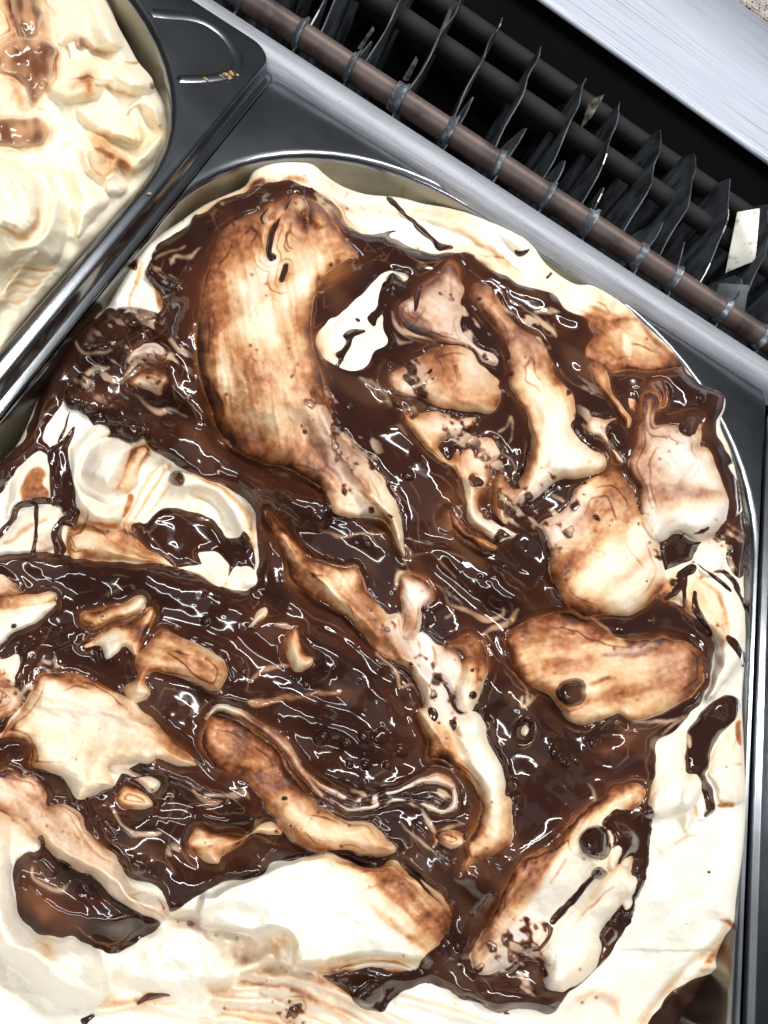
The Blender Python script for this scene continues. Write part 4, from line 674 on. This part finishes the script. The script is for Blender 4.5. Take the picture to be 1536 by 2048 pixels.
B.choc(T(1, "-40,620 0,605 100,605 190,580 250,660 205,730 110,752 0,742 -80,720"), .7, .8); B.ball(168, 85, 14, 1.4); B.tint(B.amber, 168, 85, 16, 12, 0, .6); B.ball(302, 178, 6, .6)
B.chocline(T(1, "455,215 500,265 535,290"), [6, 4, 2], .5); B.chocline(T(1, "350,250 365,300"), [4, 3], .5)
for p, wd_, st in (("90,20 100,120 130,190", [2, 4, 2], .12), ("170,0 180,100 200,180", [2, 3, 2], .15), ("230,40 250,180 290,240", [2, 3, 2], .2), ("0,300 40,280 80,300", [3, 6, 3], .1), ("20,640 80,660 150,650", [2, 5, 2], .15), ("130,690 180,660 220,640", [2, 4, 2], .2), ("150,600 170,580 200,620", [2, 4, 2], .35)): B.creamline(T(1, p), wd_, .8, st, .2)
B.tint(B.marb, 60, 60, 50, 60, 0, 1.); B.tint(B.marb, 50, 260, 60, 30, 0, 1.); B.tint(B.amber, 50, 120, 50, 60, 0, .9); B.tint(B.amber, 50, 40, 60, 60, 0, .8)
B.stain(30, 30, 40, 60, 10, .2); B.stain(15, 190, 26, 30, 0, .15)
B.S *= .8; B.tone = np.array([1., .972, .885])
B.warp([(2.4, 24), (1.2, 9)])
B.ragged(4.)
B.bleed()
B.contour()
ZB = np.array([(345, 220, -2), (300, 340, -2), (160, 500, -2), (20, 660, -2), (220, 0, -3), (280, 110, -3), (150, 200, 14), (40, 100, 18), (40, 400, 12), (150, 380, 8), (-60, 300, 16), (-60, 600, 0)], float)
_n = np.zeros(B.shape); _s = np.zeros(B.shape)
for u, v, z in ZB:
    k = np.exp(-((B.U-u)**2+(B.V-v)**2)/(2*80.**2))+1e-6; _n += k*z; _s += k
ZMB = B.blur(_n/_s, 10); edgeB = np.sqrt(1-(1-np.clip(B.out/26., 0, 1))**2)
HB = B.h*1.25+(.55*B.noise(14)+.12*B.noise(5)+1.0*B.noise(34)+.7*B.noise(40, 12, R(60)))*sstep(B.out, 0, 30)
zcreamB = ZMB+HB-5*(1-edgeB)-4.*sstep(B.dc, 5, 24); HsB = B.blur(HB, 9.); baseB = HsB+.7*np.maximum(HB-HsB, 0); db = B.dc
zchocB = ZMB-5*(1-edgeB)+HB+(baseB-HB)*sstep(db, 0, 14)+1.2*B.thick*np.where(db > 0, np.sqrt(1-(1-np.clip(db/13., 0, 1))**2), db*.28)+(.4*B.noise(14)+.3*B.noise(7))*sstep(db, 0, 12)*.8+B.bump*sstep(db, -1, 3)
# ------------------------------------------------------------------ surfaces into meshes
def sheet(K, z, keep, snap=None):
    """world vertices and quads of the kept cells of a canvas; z in mm"""
    cell = keep[:-1, :-1] | keep[1:, :-1] | keep[:-1, 1:] | keep[1:, 1:]
    U, V = K.U.copy(), K.V.copy()
    if snap is not None:      # pull the rim vertices onto the true outline
        gy, gx = np.gradient(snap, K.g); q = (snap < 0) & (snap > -4*K.g); n2 = gx*gx+gy*gy+1e-6
        U[q] -= (snap*gx/n2)[q]; V[q] -= (snap*gy/n2)[q]
    J, I = np.nonzero(cell); W = K.shape[1]
    q = np.stack([J*W+I, (J+1)*W+I, (J+1)*W+I+1, J*W+I+1], 1)
    used, inv = np.unique(q, return_inverse=True); F = inv.reshape(-1, 4)
    u, v, h = U.ravel()[used], V.ravel()[used], z.ravel()[used]*.001
    r = np.stack([(u-CU)/FPX, (v-CV)/FPX, np.ones_like(u)], 1); p = r*((CAM_H-h)/(r@DN))[:, None]
    return np.stack([p@D2, p@D1, h], 1), F, used, (J, I), cell
def skirt(V, F, depth):
    """drop the open border straight down so the body has sides"""
    e = np.concatenate([F[:, [0, 1]], F[:, [1, 2]], F[:, [2, 3]], F[:, [3, 0]]]).astype(np.int64); N = len(V)
    key = e.min(1)*N+e.max(1); _, ix, ct = np.unique(key, return_index=True, return_counts=True)
    b = e[ix[ct == 1]]; bv = np.unique(b); mp = np.full(N, -1); mp[bv] = N+np.arange(len(bv))
    lo = V[bv].copy(); c = V.mean(0); lo[:, :2] += (c[:2]-lo[:, :2])*.02; lo[:, 2] = np.minimum(lo[:, 2]-.004, depth)
    return np.concatenate([V, lo]), np.concatenate([F, np.stack([b[:, 1], b[:, 0], mp[b[:, 0]], mp[b[:, 1]]], 1)]), bv
def components(cell):
    lab = np.zeros(cell.shape, np.int32); n = 0; Hh, Ww = cell.shape; seen = cell.copy()
    for j0, i0 in zip(*np.nonzero(cell)):
        if not seen[j0, i0]: continue
        n += 1; st = [(j0, i0)]; seen[j0, i0] = False
        while st:
            j, i = st.pop(); lab[j, i] = n
            if j and seen[j-1, i]: seen[j-1, i] = False; st.append((j-1, i))
            if i and seen[j, i-1]: seen[j, i-1] = False; st.append((j, i-1))
            if j+1 < Hh and seen[j+1, i]: seen[j+1, i] = False; st.append((j+1, i))
            if i+1 < Ww and seen[j, i+1]: seen[j, i+1] = False; st.append((j, i+1))
    return lab, n
def body(root, K, zc, zs, m_cream, m_sauce, sauce_rgb, pname, fname):
    rgb = K.cream_rgb().reshape(-1, 3)
    V, F, used, _, _ = sheet(K, zc, K.out > 0, K.out); col = rgb[used]
    V, F, bv = skirt(V, F, -.06); col = np.concatenate([col, col[bv]])
    mesh('cream', V, F, m_cream, root, col=col)
    srgb_ = sauce_rgb.reshape(-1, 3)
    V, F, used, (J, I), cell = sheet(K, zs, (K.dc > -1.) & (K.out > 1.5))
    lab, n = components(cell); L = lab[J, I]; cnt = np.bincount(L, minlength=n+1); big = [k for k in np.argsort(-cnt[1:])+1 if cnt[k] > 90][:60]
    rest = np.ones(len(F), bool)
    def sub(sel, nm):
        f = F[sel]; us, inv = np.unique(f, return_inverse=True)
        return mesh(nm, V[us], inv.reshape(-1, 4), m_sauce, root, col=srgb_[used[us]])
    for k in big:
        s = L == k; rest &= ~s; sub(s, pname)
    if rest.any(): tag(sub(rest, fname), kind='stuff')
M_cream = mat('cream', attr='Col', rough=.42, sss=.35, spec=.35, bump=[(700, (1, 1, 1), .30, .0007), (2400, (1, 1, 1), .25, .0003)])
M_choc = mat('chocolate_sauce', attr='Col', rough=.11, spec=.5, coat=.0, bump=[(300, (1, 1, 1), .05, .0008)])
M_caramel = mat('caramel_sauce', attr='Col', rough=.15, spec=.5, sss=.2)
gel = empty('ice_cream', (.06, .13, -.06)); tag(gel, 'cream ice cream heaped in the large tub, swirled with dark chocolate sauce', 'ice cream')
body(gel, C, zcream, zchoc, M_cream, M_choc, C.choc_rgb(), 'chocolate_sauce', 'chocolate_fleck')
gel2 = empty('ice_cream', (-.13, .17, -.06)); tag(gel2, 'pale ice cream with light caramel streaks in the upper left tub', 'ice cream')
def caramel_rgb(K):
    a, b, c = srgb((112, 70, 46)), srgb((186, 138, 102)), srgb((226, 196, 164)); t = np.clip(.42+.34*K.noise(9)+.34*K.noise(30, 5, R(80)), 0, 1)[..., None]
    e = np.exp(-np.maximum(K.dc, 0)/5.)[..., None]*.7; x = a*(1-t)+b*t; return x*(1-e)+c*e
body(gel2, B, zcreamB, zchocB, M_cream, M_caramel, caramel_rgb(B), 'caramel_sauce', 'caramel_fleck')
def fill(root, K, zc, x0, x1, y0, y1, rad):
    """the rest of the same ice cream, outside the picture, so the tub is full all the way"""
    xs, ys = np.arange(x0, x1+1e-6, .0026), np.arange(y0, y1+1e-6, .0026); X, Y = np.meshgrid(xs, ys)
    P = X[..., None]*D2+Y[..., None]*D1+CAM_H*DN; u = P[..., 0]/P[..., 2]*FPX+CU; v = P[..., 1]/P[..., 2]*FPX+CV
    dist = np.minimum(np.minimum(u-K.us[0], K.us[-1]-u), np.minimum(v-K.vs[0], K.vs[-1]-v))
    i = np.clip(((u-K.u0)/K.g).astype(int), 3, K.shape[1]-4); j = np.clip(((v-K.v0)/K.g).astype(int), 3, K.shape[0]-4)
    f = sstep(dist, 0, 70); far = sstep(-dist, 0, 160); rg = np.random.default_rng(9)
    ky, kx = np.meshgrid(np.fft.fftfreq(X.shape[0])*2*np.pi, np.fft.rfftfreq(X.shape[1])*2*np.pi, indexing='ij')
    def nz(a, b, an):
        c_, s_ = math.cos(an), math.sin(an); p_, q_ = kx*c_+ky*s_, -kx*s_+ky*c_
        r_ = np.fft.irfft2(np.fft.rfft2(rg.standard_normal(X.shape))*np.exp(-.5*((p_*a)**2+(q_*b)**2)), s=X.shape); return r_/r_.std()
    rel = 2.2*nz(9, 3, .7)+1.6*nz(8, 2.5, -.5)+.7*nz(2, 2, 0); stn = nz(12, 2, .7)+.5*nz(3, 3, 0)
    zb = np.clip(zc[j, i], -6, 12); z = (zb*(1-far)+far*(1.+rel))*(1-f)-26*f
    e = np.minimum(np.minimum(X-x0, x1-X), np.minimum(Y-y0, y1-Y)); z = z-5*(1-sstep(e, 0, .008))
    cx = np.clip(X, x0+rad, x1-rad); cy = np.clip(Y, y0+rad, y1-rad); ok = (np.hypot(X-cx, Y-cy) <= rad) & (dist < 110) & (P[..., 2] > .02)
    cell = ok[:-1, :-1] & ok[1:, :-1] & ok[:-1, 1:] & ok[1:, 1:]; J, I = np.nonzero(cell); W = len(xs)
    q = np.stack([J*W+I, J*W+I+1, (J+1)*W+I+1, (J+1)*W+I], 1); us, inv = np.unique(q, return_inverse=True)
    V = np.stack([X.ravel()[us], Y.ravel()[us], z.ravel()[us]*.001], 1); c = K.cream_rgb().reshape(-1, 3)[(j*K.shape[1]+i).ravel()[us]]
    w_ = np.array(srgb((250, 244, 229)))*.88; fr = far.ravel()[us][:, None]; dk = (c.mean(1, keepdims=True) < .15)
    mesh('cream', V, inv.reshape(-1, 4), M_cream, root, col=np.where(dk, w_, c)*(1-fr)+fr*(w_+(np.array(srgb((190, 130, 86)))-w_)*(sstep(stn, .7, 2.2)*.75).ravel()[us][:, None]))
fill(gel, C, zcream, -.0590, .1870, -.157, .279, .091)
fill(gel2, B, zcreamB, -.298, -.0725, -.157, .279, .092)
# ------------------------------------------------------------------ steel tubs
M_steel = mat('brushed_steel', (.25, .262, .284), .235, 1., bump=[(150, (30, 1, 1), .03, .0004), (60, (1, 1, 1), .02, .001)], var=[(60, (1, 1, 1), (.18, .19, .205), .4, .7)])
M_wall = mat('steel_inside', (.30, .285, .235), .30, 1., bump=[(300, (14, 14, 1), .05, .0004)], var=[(40, (1, 1, 2), (.20, .185, .15), .4, .7)])
def rrect(x0, x1, y0, y1, r, z, n=14):
    rs = r if isinstance(r, (tuple, list)) else (r,)*4; out = []
    for (cx, cy, a0, rr) in ((x1-rs[0], y1-rs[0], 0, rs[0]), (x0+rs[1], y1-rs[1], 90, rs[1]), (x0+rs[2], y0+rs[2], 180, rs[2]), (x1-rs[3], y0+rs[3], 270, rs[3])):
        for k in range(n+1):
            a = math.radians(a0+90*k/n); out.append((cx+rr*math.cos(a), cy+rr*math.sin(a), z))
    return out
def tub(label, ix0, ix1, iy0, iy1, ir, ox0, ox1, oy0, oy1, orad, z, depth=-.115):
    t = empty('gelato_tub', ((ix0+ix1)/2, (iy0+iy1)/2, depth)); tag(t, label, 'tub', 'steel gelato tubs')
    L = []
    def inn(d, zz): L.append(rrect(ix0-d, ix1+d, iy0-d, iy1+d, ir+d, zz))
    for k in range(7):
        q = math.radians(90*k/6); inn(.0030*(1-math.cos(q)), z-.0030*(1-math.sin(q)))
    def outl(d, zz): L.append(rrect(ox0-d, ox1+d, oy0-d, oy1+d, max(orad+d, .002), zz))
    for k in range(6):
        q = math.radians(90*k/5); outl(-.0016+.0016*math.sin(q), z-.0016*(1-math.cos(q)))
    outl(.0008, z-.0045); outl(.0014, z-.0050); outl(.0030, z-.0052); outl(.0036, z-.0060); outl(.0036, z-.0095)
    V, F = loft(L); mesh('flange', V, F, M_steel, t)
    W = []
    def wal(d, zz): W.append(rrect(ix0+d, ix1-d, iy0+d, iy1-d, max(ir-d, .01), zz))
    wal(-.0001, z-.0029); wal(.0004, z-.012); wal(.004, z-.05); wal(.009, depth+.012); wal(.012, depth+.003); wal(.020, depth)
    V, F = loft(W, capl=True); mesh('inner_wall', V, F, M_wall, t)
    return t
T1 = tub('steel tub around the chocolate swirled ice cream', -.0605, .1890, -.16, .2810, .093, -.0622, .1925, -.166, .2870, .012, 0.)
T2 = tub('steel tub of the caramel ice cream, embossed corner with crumbs', -.30, -.0705, -.16, .2810, .094, -.31, -.0645, -.166, .2880, .010, .006)
T3 = tub('steel tub at the right picture edge, only its rail shows', .2075, .45, -.16, .2810, .093, .2030, .455, -.166, .2870, .012, -.001)
# embossed oval on the left tub's corner
em = [PX(u, v, .0062) for u, v in spline([(255, 30), (330, 27), (400, 36), (448, 66), (474, 108), (472, 136), (446, 150), (400, 156), (340, 155), (300, 146)], True, 5)]
ec = np.mean(np.array(em), 0); ring = []
for f, dz in ((1.15, -.0003), (1.10, .00004), (1.05, .00016), (1.0, .0002), (.95, .00016), (.90, .00004), (.85, -.0003)): ring.append([tuple(ec+(np.array(p)-ec)*np.array([f, f, 1])+np.array([0, 0, dz])) for p in em])
keepx = [[(max(min(x, 9), -9), y, z) for x, y, z in l] for l in ring]
V, F = loft(keepx)
def on_flange(p):
    dx, dy = p[0]-(-.1645), p[1]-.187; return not (dx > 0 and dy > 0 and math.hypot(dx, dy) < .0968) and not (dx <= 0 and p[1] < .2845) and not (dy <= 0)
F = [f for f in F if all(on_flange(V[i]) for i in f)]
mesh('embossed_oval', V, F, M_steel, T2)
# dried cream smear on the rail, crumbs on the corner
M_milk = mat('dried_cream', (.78, .78, .77), .5); M_crumb = mat('crumb', (.55, .36, .15), .7, var=[(1500, (1, 1, 1), (.3, .17, .06), .45, .6)])
sm = spline([(108, 662), (92, 690), (70, 712), (58, 732), (40, 748), (20, 775), (-10, 812)], False, 6); rs = random.Random(3); V = []; F = []
for k, (u, v) in enumerate(sm):
    w_ = 4.5+rs.uniform(-2, 1.5)-(3 if k < 3 else 0)
    for s_, dz in ((-1, 0.), (-.5, .0005), (.5, .0005), (1, 0.)): V.append(PX(u+s_*w_, v+s_*w_*.8, .0003+dz))
for k in range(len(sm)-1):
    for i in range(3): F.append((k*4+i, k*4+i+1, k*4+i+5, k*4+i+4))
tag(mesh('cream_smear', V, F, M_milk), 'dried whitish smear on the rail left of the chocolate ice cream', 'smear')
def crumb(pts, label, z=.0064):
    V = []; F = []
    for (u, v, a, b, an) in pts:
        n = 8; o = len(V); c = np.array(PX(u, v, z)); an = math.radians(an)
        for k in range(n):
            q = 2*math.pi*k/n; x, y = a*math.cos(q)*rs.uniform(.75, 1.2), b*math.sin(q)*rs.uniform(.75, 1.2)
            V.append((c[0]+x*math.cos(an)-y*math.sin(an), c[1]+x*math.sin(an)+y*math.cos(an), z))
        for k in range(n): V.append(((V[o+k][0]*.6+c[0]*.4), (V[o+k][1]*.6+c[1]*.4), z+b*rs.uniform(.5, .9)))
        for k in range(n): F.append((o+k, o+(k+1) % n, o+n+(k+1) % n, o+n+k))
        F.append(tuple(o+n+k for k in range(n)))
    return tag(mesh('crumb', V, F, M_crumb, smooth=False), label, 'crumb', 'crumbs on the tub corner')
crumb([(452, 149, .0016, .0006, 30), (463, 147, .0013, .0007, -20), (460, 156, .001, .0007, 70), (443, 152, .001, .0003, 10)], 'larger golden crumb cluster on the dark corner of the left tub')
crumb([(413, 159, .0017, .0005, -15)], 'small rod shaped golden crumb left of the larger crumbs')
crumb([(475, 150, .0007, .0005, 0)], 'tiny golden crumb right of the larger crumb cluster')
crumb([(299, 387, .0009, .0005, 60)], 'small brown crumb on the strip between the two tubs')
# ------------------------------------------------------------------ ledge, panel, stone and the dark well behind
M_ledge = mat('galvanised_ledge', (.30, .31, .345), .50, .25, var=[(30, (1, 12, 1), (.22, .23, .255), .4, .7), (120, (.6, 40, 1), (.36, .37, .41), .5, .7), (900, (1, 1, 1), (.16, .165, .18), .64, .72)], bump=[(200, (.6, 30, 1), .05, .0004)])
prof_ = [(.2815, -.0050), (.2815, .0004), (.2825, .0028), (.2846, .0046), (.2876, .0056), (.2910, .0060), (.2940, .0056), (.2966, .0044), (.2984, .0022), (.2990, -.0010), (.2990, -.03)]
xs_ = np.linspace(-.6, .75, 40)
V, F = loft([[(x, y, z) for y, z in prof_] for x in xs_], close=False)
tag(mesh('metal_ledge', V, F, M_ledge), 'rounded grey metal ledge between the tubs and the cooling coil', 'ledge')
M_panel = mat('aluminium_panel', (.52, .57, .68), .45, .0, var=[(40, (.5, 30, 1), (.62, .65, .72), .45, .6), (9, (.8, 90, 1), (.20, .205, .22), .62, .66), (60, (.4, 60, 1), (.36, .37, .40), .62, .70)], bump=[(40, (.5, 60, 1), .04, .0005)])
pp = [(.4840, -.0030), (.4776, -.0026), (.4768, -.0014), (.4776, .0002), (.4796, .0010), (.4816, .0008), (.4828, 0.), (.4840, -.0003), (.5600, -.0003), (.6580, -.0003), (.6590, -.004), (.6590, -.03)]
V, F = loft([[(x, y, z) for y, z in pp] for x in xs_], close=False)
tag(mesh('aluminium_counter', V, F, M_panel), 'scratched pale aluminium counter behind the cooling coil', 'counter')
M_stone = mat('granite', (.55, .47, .42), .25, var=[(260, (1, 1, 1), (.78, .70, .64), .5, .56), (420, (1, 1, 1), (.03, .03, .03), .56, .6)])
V = []; F = []; box(V, F, -.6, .75, .6615, 1.0, -.03, .0004)
tag(mesh('granite_slab', V, F, M_stone, smooth=False), 'speckled beige granite edge in the upper right corner', 'granite')
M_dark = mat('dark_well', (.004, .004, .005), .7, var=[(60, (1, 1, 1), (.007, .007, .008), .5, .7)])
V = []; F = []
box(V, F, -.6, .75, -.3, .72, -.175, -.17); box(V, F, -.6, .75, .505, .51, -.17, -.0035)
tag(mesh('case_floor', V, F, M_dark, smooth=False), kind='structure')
# ------------------------------------------------------------------ cooling coil
M_cu = mat('old_copper', (.115, .082, .072), .5, .3, var=[(60, (1, 1, 1), (.045, .032, .030), .45, .65), (300, (1, 1, 1), (.12, .08, .065), .55, .75)])
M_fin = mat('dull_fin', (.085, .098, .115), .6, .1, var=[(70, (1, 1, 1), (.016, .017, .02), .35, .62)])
M_fin2 = mat('bright_fin', (.60, .58, .52), .45, .5, var=[(200, (1, 1, 1), (.30, .27, .22), .55, .7)])
M_fin3 = mat('stained_fin', (.22, .20, .15), .5, .3, var=[(300, (1, 1, 1), (.06, .055, .05), .45, .6)])
M_col = mat('fin_collar', (.10, .115, .13), .45, .5, var=[(260, (1, 1, 1), (.34, .39, .42), .5, .66)])
coil = empty('cooling_coil', (.06, .40, -.09)); tag(coil, 'copper cooling coil with bent metal fins in the dark well', 'cooling coil')
def tube(name, y, z, r, x0, x1, m, n=20, steps=30):
    L = [[(x, y+r*math.cos(2*math.pi*k/n), z+r*math.sin(2*math.pi*k/n)) for k in range(n)] for x in np.linspace(x0, x1, steps)]
    V, F = loft(L); return mesh(name, V, F, m, coil)
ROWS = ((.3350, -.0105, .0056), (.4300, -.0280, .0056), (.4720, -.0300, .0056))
M_cu2 = mat('shaded_copper', (.005, .004, .004), .8, .0, var=[(120, (1, 1, 1), (.004, .004, .004), .45, .65)])  # copper of the rear rows, shade of the well painted in as near black
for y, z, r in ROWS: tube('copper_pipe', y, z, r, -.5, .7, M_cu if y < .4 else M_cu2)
rf = random.Random(11)
FX = [-.146, -.120, -.094, -.0674, -.0408, -.0157, .0100, .0363, .0661, .0918, .1194, .1435, .1710, .1990, .2260, .2520]
for n_, fx in enumerate(FX):
    p1 = rf.uniform(-.006, .0015); p2 = rf.uniform(.000, .004)
    ys = np.linspace(.3205, .505, 34); low = -.10; nz = 7; bend = rf.uniform(-.006, .007); wav = rf.uniform(0, 6)
    def top(y):
        if y < .358: return -.016+(p1+.016)*max(0., min(1., (y-.3205)/.024))**1.4
        if y < .372: return p1+(-.034-p1)*((y-.358)/.014)
        if y < .405: return -.034+(.034-.013)*((y-.372)/.033)**.8
        if y < .462: return -.013+p2*math.sin((y-.405)/.057*math.pi)*.8+rf.uniform(-.0006, .0006)
        return -.013-.03*((y-.462)/.02)
    g = []
    for y in ys:
        tp = top(y); colm = []
        for k in range(nz):
            f = k/(nz-1); z = low+(tp-low)*f**.55
            b = bend*max(0., (z+.03)/.03)**1.5*(1 if y < .37 else .9*math.sin(wav))+.0007*math.sin(y*160+wav)
            colm.append((fx+b, y, z))
        g.append(colm)
    V, F = loft(g, close=False); N = len(V); V = V+[(x+.0007, y, z) for x, y, z in V]; F = F+[tuple(N+i for i in reversed(f)) for f in F]
    # close the edge round the sheet so the metal has thickness
    rim = [i*nz+nz-1 for i in range(len(ys))]
    F += [(a, b, N+b, N+a) for a, b in zip(rim[:-1], rim[1:])]+[(i, i+1, N+i+1, N+i) for i in range(nz-1)]
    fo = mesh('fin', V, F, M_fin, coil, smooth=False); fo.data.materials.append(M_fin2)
    for q_ in list(fo.data.polygons)[-(len(ys)-1+nz-1):-(nz-1)]:
        if rf.random() < .12 and n_ % 3 == 0: q_.material_index = 1  # few rim faces coloured bright to imitate shine on the sheet edge
    y, z, r = ROWS[0]; n = 18; cl_ = rf.uniform(.002, .005); cr_ = rf.uniform(.0066, .0085)
    L = [[(fx+dx+bend*.35, y+rr*(1+.04*math.sin(5*k+n_))*math.cos(2*math.pi*k/n), z+rr*(1+.04*math.sin(3*k+n_))*math.sin(2*math.pi*k/n)) for k in range(n)] for dx, rr in ((-cl_, .0057), (-cl_+.0003, .0063), (-.0012, .0064), (0, cr_), (.0004, cr_), (.0006, .0058))]
    V, F = loft(L); mesh('collar', V, F, M_col, coil)
def flap(pix, zs, m):
    a = [PX(u, v, z) for (u, v), z in zip(pix, zs)]; V = []; F = []
    for i in range(6):
        for j in range(6):
            s, t = i/5, j/5; p = sum(np.array(q)*w for q, w in zip(a, ((1-s)*(1-t), s*(1-t), s*t, (1-s)*t))); p = p+np.array([0, 0, .0015*math.sin(s*3)*math.sin(t*2.5)]); V.append(tuple(p))
    for i in range(5):
        for j in range(5): F.append((i*6+j, i*6+j+1, i*6+j+7, i*6+j+6))
    N = len(V); V += [(x, y, z-.0005) for x, y, z in V]; F += [tuple(N+k for k in reversed(f)) for f in F]
    return mesh('bent_fin', V, F, m, coil)
flap([(1475, 424), (1520, 416), (1510, 522), (1452, 545)], (-.012, -.008, -.020, -.034), M_fin2)
flap([(1438, 566), (1498, 570), (1482, 660), (1420, 640)], (-.004, .000, -.012, -.018), M_fin)
flap([(1180, 200), (1210, 188), (1185, 232), (1160, 260)], (-.006, -.004, -.012, -.022), M_fin3)
for pix in ([(805, 158), (832, 112), (836, 122), (818, 160)], [(716, 95), (745, 52), (749, 60), (724, 98)], [(880, 60), (902, 10), (906, 18), (886, 64)]): flap(pix, (-.012, -.002, -.002, -.012), M_fin3)
